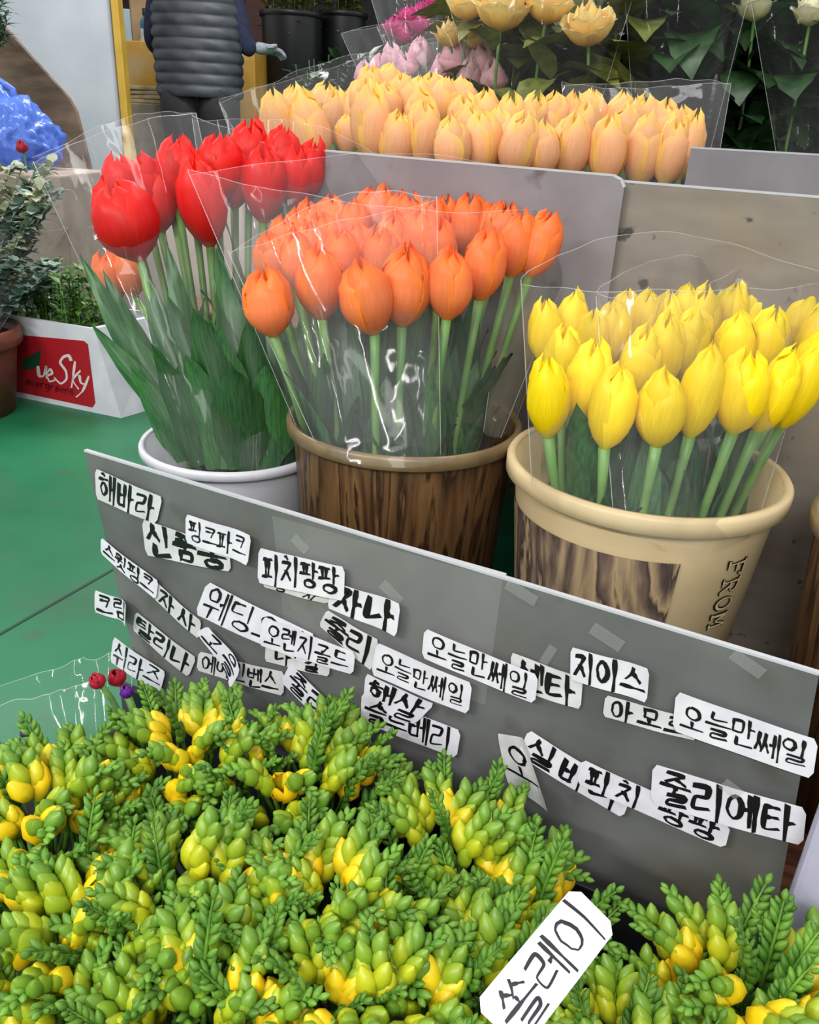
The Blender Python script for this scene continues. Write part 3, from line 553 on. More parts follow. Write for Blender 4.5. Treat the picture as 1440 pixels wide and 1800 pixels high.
# ------------------------------------------------------------------ film sleeves
def sleeve(TL, TR, BR, BL, bt, bb, label, mat=FILM, seed=0, folds=5, back_up=.03, front_drop=.0, wr=.006, cat='film sleeve', group='clear film sleeves round the tulips'):
    rs = random.Random(seed); TL, TR, BR, BL = map(V, (TL, TR, BR, BL)); org = (BL+BR)/2
    dirn = V((fw.x, fw.y, 0)).normalized(); fo = [(rs.random(), rs.uniform(.5, 1.), rs.uniform(14, 34)) for _ in range(folds)]
    e = empty('film_sleeve', org, label, cat, group)
    for side, nm in ((-1, 'front_film'), (1, 'back_film')):
        NUu, NVv = 15, 41; ph = rs.random()*6
        def P(u, v):
            a_ = BL.lerp(TL, u); b_ = BR.lerp(TR, u); p = a_.lerp(b_, v)
            bulge = (bb+(bt-bb)*u)*sin(pi*v)**.7
            cr = sum(k*max(0, 1-abs(v-f0-.03*sin(u*3+ph))*sc) for f0, k, sc in fo)
            p = p+dirn*side*(bulge+wr*cr*(.3+u)+.4*wr*sin(v*23+u*4+ph)*u)
            topv = (back_up if side > 0 else -front_drop)*sin(pi*v)
            p.z += u*u*(topv+.004*sin(v*5+ph)+.001*sin(v*27+ph)); return p-org
        vs, fs = grid(NUu, NVv, P); mk(nm, mesh(nm, vs, fs, mat), e)
        e_ = [P(1, j/(NVv-1)) for j in range(NVv)]
        mk('cut_edge', mesh('cut_edge', *tube(e_, .00035, 4), EDGEF), e)
    for v in (0, 1): pts = [(BL.lerp(TL, i/8) if v == 0 else BR.lerp(TR, i/8))-org for i in range(9)]; mk('seam', mesh('seam', *tube(pts, .0005, 4), EDGEF), e)
    return e
EDGEF = film_mat('film edge', (1, 1, 1, 1), .2, .5, .25)
D_ = atD
sleeve(D_(916,492,dC-.09), D_(1465,480,dC), D_(1330,925,dC-.06), D_(935,850,dC-.07), .10, .085, 'clear film sleeve round the yellow tulips in the cream bucket', FILM, 1, 6, .03, .0)
sleeve(D_(1048,520,dC-.06), D_(1300,470,dC+.08), D_(1225,930,dC-.03), D_(1080,925,dC-.09), .05, .05, 'narrow clear film sleeve inside the yellow tulip bunch', FILM, 2, 4, .02)
sleeve(D_(330,300,dB-.02), D_(1052,345,dB+.12), D_(880,770,dB-.05), D_(530,770,dB-.05), .115, .09, 'wide clear film sleeve round the orange tulips', FILM, 3, 7, .03, .02)
sleeve(D_(400,440,dB-.07), D_(768,345,dB-.08), D_(775,800,dB-.1), D_(560,790,dB-.09), .05, .03, 'clear film sleeve round the left front orange tulips', FILM, 4, 5, .02)
sleeve(D_(900,390,dB+.1), D_(1050,342,dB+.16), D_(905,745,dB), D_(850,760,dB-.03), .03, .03, 'yellowed film cone at the right of the orange tulips', FILM_Y, 5, 2, .0)
sleeve(D_(58,284,dW-.02), D_(345,200,dW+.06), D_(470,800,dW-.06), D_(300,800,dW-.04), .09, .06, 'big clear film sleeve round the left red tulips', FILM, 6, 5, .03)
sleeve(D_(338,208,dW+.08), D_(690,300,dW+.16), D_(530,790,dW), D_(420,810,dW-.06), .10, .06, 'clear film sleeve round the right red tulips', FILM, 7, 5, .03)
sleeve(D_(385,178,1.62), D_(770,70,1.55), D_(760,420,1.5), D_(470,420,1.6), .08, .06, 'clear film sleeve round the left peach tulips', FILM, 8, 6, .02, wr=.012)
sleeve(D_(770,240,1.2), D_(990,200,1.35), D_(970,440,1.25), D_(800,440,1.2), .06, .05, 'clear film sleeve round the middle peach tulips', FILM, 9, 4, .02)
sleeve(D_(988,145,1.32), D_(1285,150,1.28), D_(1240,420,1.22), D_(1000,420,1.22), .07, .05, 'shiny clear film sleeve round the right peach tulips', FILM, 10, 6, .0, wr=.012)
for x, lab, n in ((720, 'left', 0), (1040, 'right', 1)):
    p = D_(x, 480, 1.32); bucket('black_bucket', V((p.x, max(p.y, 1.2), 0)), .333, .26, .13, .11, BLACKP, BLACKP, 'black bucket behind the grey divider under the %s peach tulips' % lab)
# ------------------------------------------------------------------ freesias in a black crate in front
cr = empty('black_crate', (-.22, .34, 0), 'black plastic crate holding the freesia bunches', 'crate')
mk('crate_base', mesh('t', *box(-.46, .56, -.27, .24, .002, .012), BLACKP, False), cr)
for nm, bx_ in (('side_wall', (-.46, -.45, -.27, .24)), ('side_wall', (.55, .56, -.27, .24)), ('end_wall', (-.449, .549, -.27, -.26)), ('end_wall', (-.449, .549, .23, .24))):
    mk(nm, bevbox(nm, *bx_, .013, .15 if bx_[3] == .24 and bx_[2] == .23 else .09, BLACKP, .002), cr)
def bud_mat():
    m, nt, p = newmat('freesia bud'); L = nt.links.new; N = nt.nodes.new
    oi = N('ShaderNodeObjectInfo'); at = N('ShaderNodeAttribute'); at.attribute_name = 'pu'
    cr_ = N('ShaderNodeValToRGB'); e = cr_.color_ramp.elements; e[0].position = .02; e[0].color = (1, 1, 1, 1); e[1].position = .5; e[1].color = (0, 0, 0, 1); L(at.outputs['Fac'], cr_.inputs[0])
    mul = N('ShaderNodeMath'); mul.operation = 'MULTIPLY'; mul.inputs[1].default_value = .75; L(cr_.outputs[0], mul.inputs[0])
    mx = N('ShaderNodeMixRGB'); L(mul.outputs[0], mx.inputs[0]); L(oi.outputs['Color'], mx.inputs[1]); mx.inputs[2].default_value = srgb(104, 140, 30)
    tc = N('ShaderNodeTexCoord'); no = N('ShaderNodeTexNoise'); no.inputs['Scale'].default_value = 3; L(tc.outputs['Object'], no.inputs['Vector'])
    hs = N('ShaderNodeHueSaturation'); ma = N('ShaderNodeMath'); ma.operation = 'MULTIPLY_ADD'; ma.inputs[1].default_value = .5; ma.inputs[2].default_value = .75; L(no.outputs[0], ma.inputs[0]); L(ma.outputs[0], hs.inputs['Value'])
    L(mx.outputs[0], hs.inputs['Color']); L(hs.outputs[0], p.inputs['Base Color']); p.inputs['Roughness'].default_value = .38; thin(m, nt, p, hs.outputs[0], .15); return m
BUDM = bud_mat(); TIPM = noise_mat('freesia tip green', srgb(56, 100, 28), srgb(104, 146, 50), 60, .45, spec=.3); vary(TIPM, .4, .95)
def bud_vf(n=7, fat=1., bend=.0):
    pr_ = [(0, .1), (.1, .2), (.3, .33), (.55, .36), (.8, .24), (.94, .1), (1, .01)]; vs, pu = [], []
    for z, r in pr_:
        for j in range(n):
            a_ = 2*pi*j/n; rr = r*fat*(1+.06*cos(3*a_)); vs.append((rr*cos(a_)+bend*z*z, rr*sin(a_), z)); pu.append(z)
    fs = [(i*n+j, i*n+(j+1) % n, (i+1)*n+(j+1) % n, (i+1)*n+j) for i in range(len(pr_)-1) for j in range(n)]
    return vs, fs, pu
BUDS = []
for fat, bd in ((1, 0), (.9, .08), (1.08, -.05), (.95, .12)):
    vs, fs, pu = bud_vf(8, fat, bd); BUDS.append(mesh('bud', vs, fs, BUDM, True, {'pu': pu}))
# half open flower: tight petals
OPEN = []
for s in range(2):
    parts, pus = [], []
    for k in range(5):
        vs, fs, pu, pv, uv = petal_grid(k % 2, .03, 40+s*7+k, 6, 5, [(0, .1), (.25, .3), (.55, .42), (.8, .36), (1, .2)], [(0, 50), (.5, 60), (.85, 40), (1, 12)])
        R_ = M.Rotation(k*2*pi/5, 3, 'Z'); parts.append(([R_ @ V(v) for v in vs], fs)); pus += pu
    vs, fs = join(parts); OPEN.append(mesh('open_bud', vs, fs, BUDM, True, {'pu': pus}))
SPK = []
def tipscale(p, ax, L_, fat=.36):
    vs, fs, pu = bud_vf(5, fat/.36*.85); R_ = frame(ax).to_3x3(); return [R_ @ (V(v)*L_)+p for v in vs], fs
for s in range(14):      # spike leans along +x, buds stand on it in two ranks; the last six kinds are still tight and green
    rs = random.Random(100+s); green = s >= 8; n = 18 if green else 12; buds, parts = [], []
    Ls = rs.uniform(.052, .066) if green else rs.uniform(.046, .058); bend = rs.uniform(.3, .8) if green else rs.uniform(.8, 1.25)
    pts, p, a_ = [], V((0, 0, 0)), (.05 if green else .25)
    for i in range(n+1):
        pts.append(p.copy()); st_ = Ls/n*(1.2-.4*i/n); p = p+V((sin(a_), 0, cos(a_)))*st_; a_ += bend/n
    parts.append(tube([V((-.015, 0, -.17)), V((-.006, 0, -.06)), V((-.001, 0, -.02))]+pts, [.0022]*3+[.0019-.0011*i/n for i in range(n+1)], 5))
    for i in range(n):
        d = (pts[i+1]-pts[i]).normalized(); side = 1 if i % 2 else -1; u = i/(n-1); jt = V((rs.uniform(-.16, .16), rs.uniform(-.16, .16), rs.uniform(-.1, .1)))
        if green:
            ax = (d*.75+V((0, side*.62, .22))+V((.3*sin(i*2.1), 0, 0))+jt).normalized(); parts.append(tipscale(pts[i]+V((0, side*.0015, 0)), ax, .0155*(1-.45*u)*rs.uniform(.85, 1.15), .3))
        elif i < 8:
            L_ = .0265*(1-.38*u)*rs.uniform(.85, 1.12); ax = (V((0, 0, 1))+d*.42+V((0, side*.5, 0))+jt*1.4).normalized(); buds.append((pts[i]+V((0, side*.0025, 0)), ax, L_, u, i))
        else:
            ax = (d*.8+V((0, side*.55, .35))+jt).normalized(); parts.append(tipscale(pts[i], ax, .0125*(1-.3*(u-.6))*rs.uniform(.85, 1.1), .32))
    parts.append(tipscale(pts[n], d, .0085)); vs, fs = join(parts); SPK.append((mesh('flower_spike', vs, fs, TIPM), buds))
YEL, LIME, GRN, DGR = srgb(250, 206, 24), srgb(196, 196, 30), srgb(146, 172, 34), srgb(98, 144, 48)
def mixc(a_, b_, t): return tuple(x+(y-x)*t for x, y in zip(a_, b_))
FZ = .275
def bunch(px, py, rad, n, yel, label, z=FZ, seed=0):
    rs = random.Random(seed); c = atZ(px, py, z); e = empty('freesia_bunch', (c.x, c.y, .013), label, 'flowers', 'freesia bunches in the black crate'); nb = 0
    for k in range(n):
        rr = rad*sqrt((k+.5)/n); th = k*2.39996+rs.uniform(-.3, .3); off = V((rr*cos(th), rr*sin(th), 0)); q = rr/rad
        me, buds = SPK[8+rs.randrange(6)] if rs.random() < .2+.35*(q > .75) else SPK[rs.randrange(8)]; p = off+V((0, 0, z-.013-.05-.03*q*q+rs.uniform(-.008, .008))); sc = rs.uniform(.92, 1.15)
        az = th+rs.uniform(-1.0, 1.0)*(1.6-q); lean = .02+.3*q
        R_ = M.Rotation(az, 4, 'Z') @ M.Rotation(lean, 4, 'Y'); T = M.Translation(p) @ R_ @ M.Diagonal((sc, sc, sc, 1))
        sp = mk('flower_spike', me, e); sp.matrix_local = T; ripe = rs.random() < yel
        for bp, ax, L_, u, i in buds:
            o = mk('bud', BUDS[rs.randrange(4)], sp); big = 1.
            g = mixc(LIME, GRN, min(1, u*2.4)) if rs.random() < .75 else GRN; cc = mixc(g, DGR, max(0, min(1, (u-.25)*2.2)))
            if ripe and i < 3: cc = mixc(YEL, LIME, i*.3+rs.uniform(0, .15)); big = 1.3-.1*i
            if ripe and i == 0 and rs.random() < .16: o.data = OPEN[rs.randrange(2)]; o.name = 'open_flower'; cc = YEL; big = 1.4
            o.color = cc; o.matrix_local = M.Translation(bp) @ frame(ax, rs.uniform(0, 6)) @ M.Diagonal((L_*big*.8, L_*big*.8, L_*big, 1)); nb += 1
    return e
for i, (px, py, rad, n, yel, lab, z) in enumerate((
  (55, 1358, .074, 28, .5, 'freesia bunch at the left edge, below the red and purple flowers', .27), (325, 1262, .072, 26, .5, 'freesia bunch with yellow buds against the left of the labelled sheet', .27), (535, 1296, .075, 28, .3, 'freesia bunch reaching up to the slanting 줄리에타 label', .265),
  (110, 1560, .075, 28, .35, 'freesia bunch at the left edge, middle of three there', .27), (330, 1500, .07, 26, .2, 'mostly green freesia bunch in the middle of the left half', .28), (570, 1530, .072, 28, .25, 'freesia bunch in the middle of the crate', .28),
  (800, 1440, .075, 28, .3, 'freesia bunch whose green tips rise below the 블루베리 label', .255), (915, 1545, .062, 22, .45, 'freesia bunch with fat yellow buds just above the white name card', .25), (360, 1720, .072, 28, .4, 'freesia bunch with large yellow buds at the bottom left', .28), (130, 1760, .068, 22, .2, 'freesia bunch in the bottom left corner', .255),
  (610, 1720, .07, 28, .25, 'freesia bunch at the bottom edge left of the white name card', .28), (810, 1660, .066, 24, .3, 'freesia bunch directly behind the white name card', .265), (1120, 1825, .066, 26, .25, 'freesia bunch at the bottom edge right of the white name card', .26), (1365, 1695, .066, 26, .5, 'freesia bunch with yellow buds at the right edge', .265), (1400, 1830, .07, 20, .4, 'freesia bunch in the bottom right corner', .25))):
    bunch(px, py, rad, int(n*1.2), yel, lab, z, 500+i)
# name card stuck among the freesias
q = [atD(832, 1767, .475), atD(1010, 1556, .515), atD(1086, 1632, .50), atD(920, 1850, .455)]
nr = (q[3]-q[0]).cross(q[1]-q[0]).normalized()
if nr.dot(CAM-q[0]) < 0: nr = -nr
random.seed(5); paper('name_card', q, '쏠레이', nr, 0, 'white name card reading 쏠레이 tilted among the freesias', .07, .002, 0, noise_mat('laminated card', srgb(196, 196, 210), srgb(208, 208, 220), 20, .18), .74, None, 1., .06)
random.seed(21)

# ------------------------------------------------------------------ roses, peonies and ranunculus
RP = {}
def rose_petals(mat, ball=False):
    out = []
    for ring, (k, cnt, pf) in enumerate(((.55, 3, [(0, .1), (.3, .36), (.7, .4), (1, .2)]), (.78, 4, [(0, .1), (.3, .42), (.7, .5), (1, .36)]), (1., 5, [(0, .1), (.25, .42), (.6, .56), (.85, .58), (1, .62)]), (1.1, 4, [(0, .1), (.2, .42), (.5, .62), (.8, .72), (1, .86)]))):
        for i in range(cnt):
            vs, fs, pu, pv, uv = petal_grid(False, 0, ring*10+i, 8, 7, pf)
            if ball: vs, fs, pu, pv, uv = petal_grid(False, 0, ring*10+i, 8, 7, [(0, .1), (.2, .4), (.5, .56), (.8, .44), (1, .16+.08*ring)])
            vs = [(x*(.5+.5*k), y*(.5+.5*k), z*(1.04-.12*ring)) for x, y, z in vs]
            out.append((mesh('petal', vs, fs, mat, True, {'pu': pu, 'pv': pv}, uv), i*2*pi/cnt+ring*.6))
    return out
for k_, m_ in (('cream', P_rose), ('white', P_white), ('pink', P_pink), ('magenta', P_mag), ('dred', P_dred), ('purple', P_purp)): RP[k_] = rose_petals(m_, k_ in ('pink', 'dred', 'purple'))
OLIVE = noise_mat('olive rose leaf', srgb(88, 100, 44), srgb(128, 132, 66), 6, .45, c3=srgb(84, 76, 34), s3=4)
DKLEAF = noise_mat('dark rose leaf', srgb(26, 56, 30), srgb(54, 88, 46), 6, .4)
OVK = [(0, .06), (.2, .7), (.42, 1), (.7, .74), (.9, .3), (1, .02)]
OVAL = {m_: [leaf_mesh(m_, ru(.1, .7), .34, ru(.1, .5), 8, 5, ru(-.3, .3), OVK) for _ in range(4)] for m_ in (OLIVE, DKLEAF)}
def rose(kind, P, size, foot, label, cat, group, axis=None, leaves=0, lm=None, ll=.08, spread=.6):
    e = empty('rose' if kind in ('cream', 'white') else 'peony' if kind == 'pink' else 'ranunculus', foot, label, cat, group); ax = V(axis or (ru(-.2, .2), ru(-.5, -.1), 1)).normalized(); inv = -V(foot)
    Rm = frame(ax, ru(0, 6))
    for me, az in RP[kind]:
        o = mk('petal', me, e); o.matrix_local = M.Translation(P-ax*size*.4+inv) @ Rm @ M.Rotation(az, 4, 'Z') @ M.Diagonal((size*.72, size*.72, size*.85, 1))
    b0 = P-ax*size*.38; pts = bez(V(foot), b0-ax*(b0-V(foot)).length*.4, b0, 8)
    mk('stem', mesh('stem', *tube([p+inv for p in pts], .0035, 6), G_stem), e)
    for i in range(leaves):
        p = pts[1].lerp(pts[6], ru(0, 1)) if RN() < .3 else pts[random.randrange(2, 7)]; L_ = ll*ru(.7, 1.25); o = mk('leaf', random.choice(OVAL[lm]), e)
        o.matrix_local = M.Translation(p+inv+V((ru(-1, 1), ru(-1, .6), ru(-.6, .6)))*(.065 if leaves > 30 else .03)) @ M.Rotation(ru(0, 2*pi), 4, 'Z') @ M.Rotation(ru(.5, 1.7)*spread/.6, 4, 'X') @ M.Diagonal((L_, L_, L_, 1))
    return e
def foot_of(P, z=.335, dy=.06): return V((P.x*.98, P.y+dy, z))
for x, y, s_, d, lab in ((1035,44,84,1.62,'cream yellow rose, lowest and fully in view at the top'), (965,6,80,1.66,'cream yellow rose cut by the top edge, right of the pair'), (884,14,90,1.66,'large cream yellow rose at the top edge above the peonies'), (822,4,70,1.75,'pale yellow rose at the top edge left of the large one'), (792,58,54,1.8,'small pale yellow rose just above the pink peonies'), (835,62,50,1.8,'small pale yellow rose right above the pink peonies')):
    P = atD(x, y, d); rose('cream', P, s_*d/FP, foot_of(P), lab, 'flower', 'cream yellow roses', None, 32 if x > 860 else 2, OLIVE, .12)
for x, y, s_, d, lab in ((1328,10,60,1.7,'whitish rose at the top edge, left one of two'), (1428,18,60,1.65,'whitish rose in the top right corner')):
    P = atD(x, y, d); rose('white', P, s_*d/FP, foot_of(P), lab, 'flower', 'whitish roses', None, 26, DKLEAF, .11)
for i, (x, y, d) in enumerate(sorted(((930,-60,1.75), (1000,-70,1.8), (1080,-60,1.7), (1120,-80,1.75), (1170,-60,1.7), (1215,-70,1.8), (1265,-60,1.68), (1300,-90,1.8), (1370,-70,1.75), (1400,-80,1.68), (1450,-70,1.75), (860,-60,1.85), (1040,-80,1.9), (1150,-70,1.95), (1340,-60,1.95), (1240,-60,1.95), (1440,-60,1.95)))):
    P = atD(x, y, d); lm = OLIVE if x < 1110 else DKLEAF
    rose('cream' if x < 1110 else 'white', P, 70*d/FP, foot_of(P), 'leafy rose stem cut off by the top edge, %s, %s from the left' % ('olive leaves' if x < 1110 else 'dark leaves', ordw(i+1)), 'flower', 'rose stems cut off at the top', None, 70, lm, .14)
for i, (x, y, s_, d) in enumerate(((690,116,52,1.95), (738,104,50,1.98), (806,108,72,1.85), (848,122,66,1.83), (868,146,54,1.8), (826,140,50,1.82), (715,128,44,1.93), (778,128,44,1.88), (640,140,40,1.98), (665,128,40,2.0))):
    P = atD(x, y-10, d); rose('pink', P, s_*1.15*d/FP, foot_of(P), 'pale pink peony, %s from the left behind the peach tulips' % ORD[sorted([690,738,806,848,868,826,715,778,640,665]).index(x)], 'flower', 'pale pink peonies')
for i, (x, y) in enumerate(((695,48), (718,30), (742,22), (765,4), (708,60), (738,44))):
    P = atD(x, y, 2.25); rose('magenta', P, 40*2.25/FP, foot_of(P), 'magenta flower, %s from the left near the top edge' % ORD[sorted([695,718,742,765,708,738]).index(x)], 'flower', 'magenta flowers')
random.seed(31)
for (tlp, trp, brp, blp, d, lab, sd) in (((770,-60), (1130,-60), (1010,330), (880,330), 1.6, 'crinkled clear film round the cream yellow roses', 1), ((1095,-60), (1330,-60), (1240,300), (1120,300), 1.62, 'clear film round the dark foliage in the middle of the top right', 2), ((1310,-60), (1560,-60), (1500,300), (1370,300), 1.6, 'clear film round the whitish roses at the right edge', 3), ((600,60), (905,40), (880,250), (690,260), 1.8, 'clear film cone round the pink peonies', 4), ((645,-30), (800,-40), (770,130), (690,130), 2.15, 'clear film round the magenta flowers', 5)):
    sleeve(atD(*tlp, d+.05), atD(*trp, d+.05), atD(*brp, d), atD(*blp, d), .12, .08, lab, FILM_D if sd < 4 else FILM, 60+sd, 6, .03, 0, .015, group='clear film round roses and peonies')
for x, z_ in ((900, .333), (1180, .333), (1420, .333), (760, .333)):
    P = atD(x, 300, 1.8); bucket('black_bucket', V((P.x, P.y+.06, 0)), z_, .28, .12, .1, BLACKP, BLACKP, 'black bucket on the rear tier under the %s' % {900: 'cream yellow roses', 1180: 'dark foliage', 1420: 'whitish roses', 760: 'pink peonies'}[x])
mk('shelf_top', mesh('t', *box(-1.3, 1.6, 1.0, 1.9, .3, .33), DARKWOOD, False), st)
# red and purple blooms low at the left, in film
for i, (x, y, kd, s_, d, lab) in enumerate(((170,1196,'dred',36,.86,'dark red flower, left one of two beside the sheet'), (205,1190,'dred',40,.88,'dark red flower, right one of two beside the sheet'), (222,1215,'purple',30,.85,'small purple flower by the lower left end of the sheet'), (2,1318,'purple',34,.8,'small purple flower at the left edge of the photo'), (45,1286,'purple',26,.84,'purple flower peeping over the left freesias'))):
    P = atD(x, y, d); rose(kd, P, s_*d/FP, V((P.x, P.y+.01, .03)), lab, 'flower', 'red and purple flowers low at the left')
sleeve(atD(-60, 1230, .86), atD(232, 1165, .9), atD(230, 1400, .86), atD(20, 1450, .84), .03, .03, 'clear film round the red and purple flowers low at the left', FILM, 77, 5, .0)

# ------------------------------------------------------------------ the left side on the floor
def cbox(name, x0, y0, x1, y1, d, th, mat, label, cat, bev=.006, rz=PSI, z0=None):
    a_, b_ = atD(x0, (y0+y1)/2, d), atD(x1, (y0+y1)/2, d); zt = atD((x0+x1)/2, y0, d).z; zb = atD((x0+x1)/2, y1, d).z if z0 is None else z0
    m_ = (a_+b_)/2; wd = (b_-a_).length/2; o = mk(name, bevbox(name, -wd, wd, 0, th, 0, zt-zb, mat, bev)); o.location = (m_.x, m_.y, zb); o.rotation_euler.z = rz
    return tag(o, label, cat)
# carton with red print
bl_, br_ = atZ(-70, 677, 0), atZ(213, 735, 0); ux = (br_-bl_).normalized(); nb = V((ux.y, -ux.x, 0))
if nb.dot(CAM-br_) < 0: nb = -nb
def on_face(x, y, o=.0015): d = ray(x, y); t = (br_-CAM).dot(nb)/d.dot(nb); return CAM+d*t+nb*o
hB = on_face(165, 578).z; inR = (br_-on_face(165, 578)); inR = inR.dot(ux)
bk = -nb*.26; ub = V((0, 0, hB)); org = br_
q_ = [bl_, br_, br_+bk+ux*.05, bl_+bk, bl_+ub, br_+ub-ux*inR, br_+ub+bk-ux*inR*.4, bl_+bk+ub]
WHC = noise_mat('white carton', srgb(204, 204, 212), srgb(220, 220, 228), 14, .6); RED = plain('red print', srgb(172, 22, 34), .5)
ce = empty('carton', org, 'white cardboard carton with red printed panel on the green floor', 'box')
mk('body', mesh('body', [p-org for p in q_]+[(p-org)*1 for p in q_[4:]], [(0, 1, 5, 4), (1, 2, 6, 5), (2, 3, 7, 6), (3, 0, 4, 7), (3, 2, 1, 0)], WHC, False), ce)
wl = [p-org for p in q_[4:]]; cen = sum(wl, V((0, 0, 0)))/4; inn = [cen+(p-cen)*.93-V((0, 0, .0)) for p in wl]
mk('flap_edge', mesh('flap_edge', wl+inn, [(i, (i+1) % 4, 4+(i+1) % 4, 4+i) for i in range(4)], WHC, False), ce)
rp = [(30, 588), (148, 599), (155, 605), (168, 708), (163, 716), (20, 686)]
mk('red_panel', mesh('red_panel', [on_face(*p)-org for p in rp], [tuple(range(len(rp)))], RED, False), ce)
mk('leaf_mark', mesh('leaf_mark', [on_face(x, y, .0022)-org for x, y in ((41, 633), (73, 614), (70, 641), (58, 649), (41, 650))], [(0, 1, 2, 3, 4)], plain('green print', srgb(20, 70, 46)), False), ce)
wr_ = [[(68,644),(70,660),(78,660),(82,644)], [(82,644),(83,664)], [(84,660),(93,656),(89,648),(84,658),(88,670),(97,668)], [(126,633),(122,625),(113,627),(107,637),(117,652),(118,666),(108,674),(97,664)], [(133,636),(127,680)], [(142,652),(129,667),(139,683)], [(141,660),(143,672),(149,675)], [(157,662),(147,686),(136,697)]]
mk('lettering', mesh('lettering', *ribbons(wr_, 4.4, lambda x, y: on_face(x, y, .0026)-org), plain('white print', srgb(226, 214, 214))), ce)
LG = {'e': [[(.1,.5),(.9,.45),(.7,.05),(.15,.3),(.3,.95),(.9,.85)]], 'v': [[(.05,.1),(.45,.95)],[(.45,.95),(.9,.05)]], 'r': [[(.2,.05),(.2,1)],[(.2,.4),(.5,.05),(.9,.1)]], 'g': [[(.85,.1),(.3,.05),(.15,.6),(.5,.85),(.85,.5)],[(.85,.05),(.85,1.2),(.4,1.45),(.1,1.2)]], 'n': [[(.15,.05),(.15,1)],[(.15,.4),(.5,.05),(.85,.3),(.85,1)]], 's': [[(.85,.1),(.3,.1),(.2,.4),(.8,.6),(.7,.95),(.1,.9)]]}
ev = []
for i, ch_ in enumerate('evergreens'):
    for s_ in LG[ch_]: ev.append([(46+i*8.6+px_*7, 667+i*2.0+py_*9) for px_, py_ in s_])
mk('small_lettering', mesh('small_lettering', *ribbons(ev, 2.2, lambda x, y: on_face(x, y, .0026)-org), plain('dark red print', srgb(84, 16, 24))), ce)
SMALLG = noise_mat('carton greens', srgb(52, 104, 34), srgb(104, 150, 62), 10, .45)
def sprig(pts, nl, ll, wide, mat, spread=1.):
    parts = [tube(pts, .0018, 5)]; lm = leaf_mesh(mat, .3, wide, .2, 4, 3, 0, OVK); lv = [v.co.copy() for v in lm.vertices]; lf = [tuple(p.vertices) for p in lm.polygons]; bpy.data.meshes.remove(lm)
    for i in range(nl):
        t = ru(.25, 1); k = min(len(pts)-2, int(t*(len(pts)-1))); p = pts[k].lerp(pts[k+1], RN()); L_ = ll*ru(.7, 1.2)
        T = M.Translation(p) @ M.Rotation(ru(0, 6.3), 4, 'Z') @ M.Rotation(ru(.4, 1.5)*spread, 4, 'X') @ M.Diagonal((L_, L_, L_, 1)); parts.append(([T @ v for v in lv], lf))
    return join(parts)
ge = empty('greens_bundle', org+bk*.5-ux*.25+V((0, 0, .01)), 'bundle of small leafy greens standing in the white carton', 'greenery')
for i in range(60):
    b_ = V((0, 0, 0))-ux*ru(-.12, .3)+nb*ru(-.08, .09); t_ = b_+V((ru(-.05, .05), ru(-.05, .05), hB+ru(.02, .13)))
    mk('sprig', mesh('sprig', *sprig(bez(b_, (b_+t_)/2+V((ru(-.02, .02), ru(-.02, .02), 0)), t_, 6), 26, .035, .28, SMALLG), SMALLG), ge)
# terracotta coloured pot with eucalyptus in film
TERRA = noise_mat('terracotta plastic', srgb(96, 48, 34), srgb(122, 62, 44), 10, .5)
pc = atZ(-62, 722, 0); k = depth(pc)/FP; Rp = 106*k; Hp = .235
pe = empty('plant_pot', pc, 'terracotta brown plastic pot at the left edge on the green floor', 'pot')
mk('body', mesh('body', *lathe([(0, .004), (Rp*.78, 0), (Rp*.95, Hp*.8), (Rp*.9, Hp*.9), (0, Hp*.88)], 48), TERRA), pe)
mk('rim', mesh('rim', *lathe([(Rp*.93, Hp*.8), (Rp*1.02, Hp*.81), (Rp*1.05, Hp*.84), (Rp*1.04, Hp), (Rp*.98, Hp+.003), (Rp*.94, Hp-.01)], 48), TERRA), pe)
EUC = noise_mat('eucalyptus leaf', srgb(78, 106, 92), srgb(150, 170, 156), 14, .5); EUC2 = noise_mat('pale eucalyptus leaf', srgb(140, 150, 116), srgb(186, 190, 156), 14, .5)
ee = empty('eucalyptus_bunch', pc+V((0, 0, Hp*.9)), 'bunch of grey green eucalyptus in the terracotta brown pot', 'greenery')
for i in range(76):
    x, y = ru(-120, 108), ru(275, 500); t_ = atD(x, y, depth(pc)+ru(-.12, .12))-ee.location; b_ = V((t_.x*.3, t_.y*.3, 0)); m_ = EUC2 if RN() < .42 else EUC
    mk('eucalyptus_stem', mesh('eucalyptus_stem', *sprig(bez(b_, V((t_.x*.6, t_.y*.6, t_.z*.6)), t_, 8), 56, .034, .46, m_), m_), ee)
sleeve(atD(-190, 380, depth(pc)), atD(118, 400, depth(pc)), pc+R0*Rp*.8+V((0, 0, Hp)), pc-R0*Rp*.8+V((0, 0, Hp)), .17, .1, 'clear film round the eucalyptus in the terracotta pot', FILM, 81, 6, .0, group='clear film on the left')
# blue plastic bag on a carton, leaning panel, grey partition
d_ = 2.75; cbox('cardboard_box', -140, 300, 120, 520, d_+.05, .45, noise_mat('brown cardboard', srgb(140, 124, 112), srgb(164, 148, 136), 8, .7), 'brown cardboard box under the blue plastic bag', 'box', z0=0)
pbg = atD(28, 302, d_+.25)
bm = bmesh.new(); bmesh.ops.create_icosphere(bm, subdivisions=5, radius=1)
from mathutils import noise as NZ
for v_ in bm.verts:
    c_ = v_.co.copy(); n_ = NZ.noise(c_*2.1)*.18+abs(NZ.noise(c_*4.5+V((3, 1, 7))))*.22-abs(NZ.noise(c_*7+V((1, 5, 2))))*.16; v_.co = c_*(1+n_); z_ = v_.co.z
    v_.co.x *= 1-.32*max(0, z_); v_.co.y *= 1-.3*max(0, z_); v_.co.z = max(z_, -.72)
me = bpy.data.meshes.new('blue_bag'); bm.to_mesh(me); bm.free(); me.polygons.foreach_set('use_smooth', [True]*len(me.polygons))
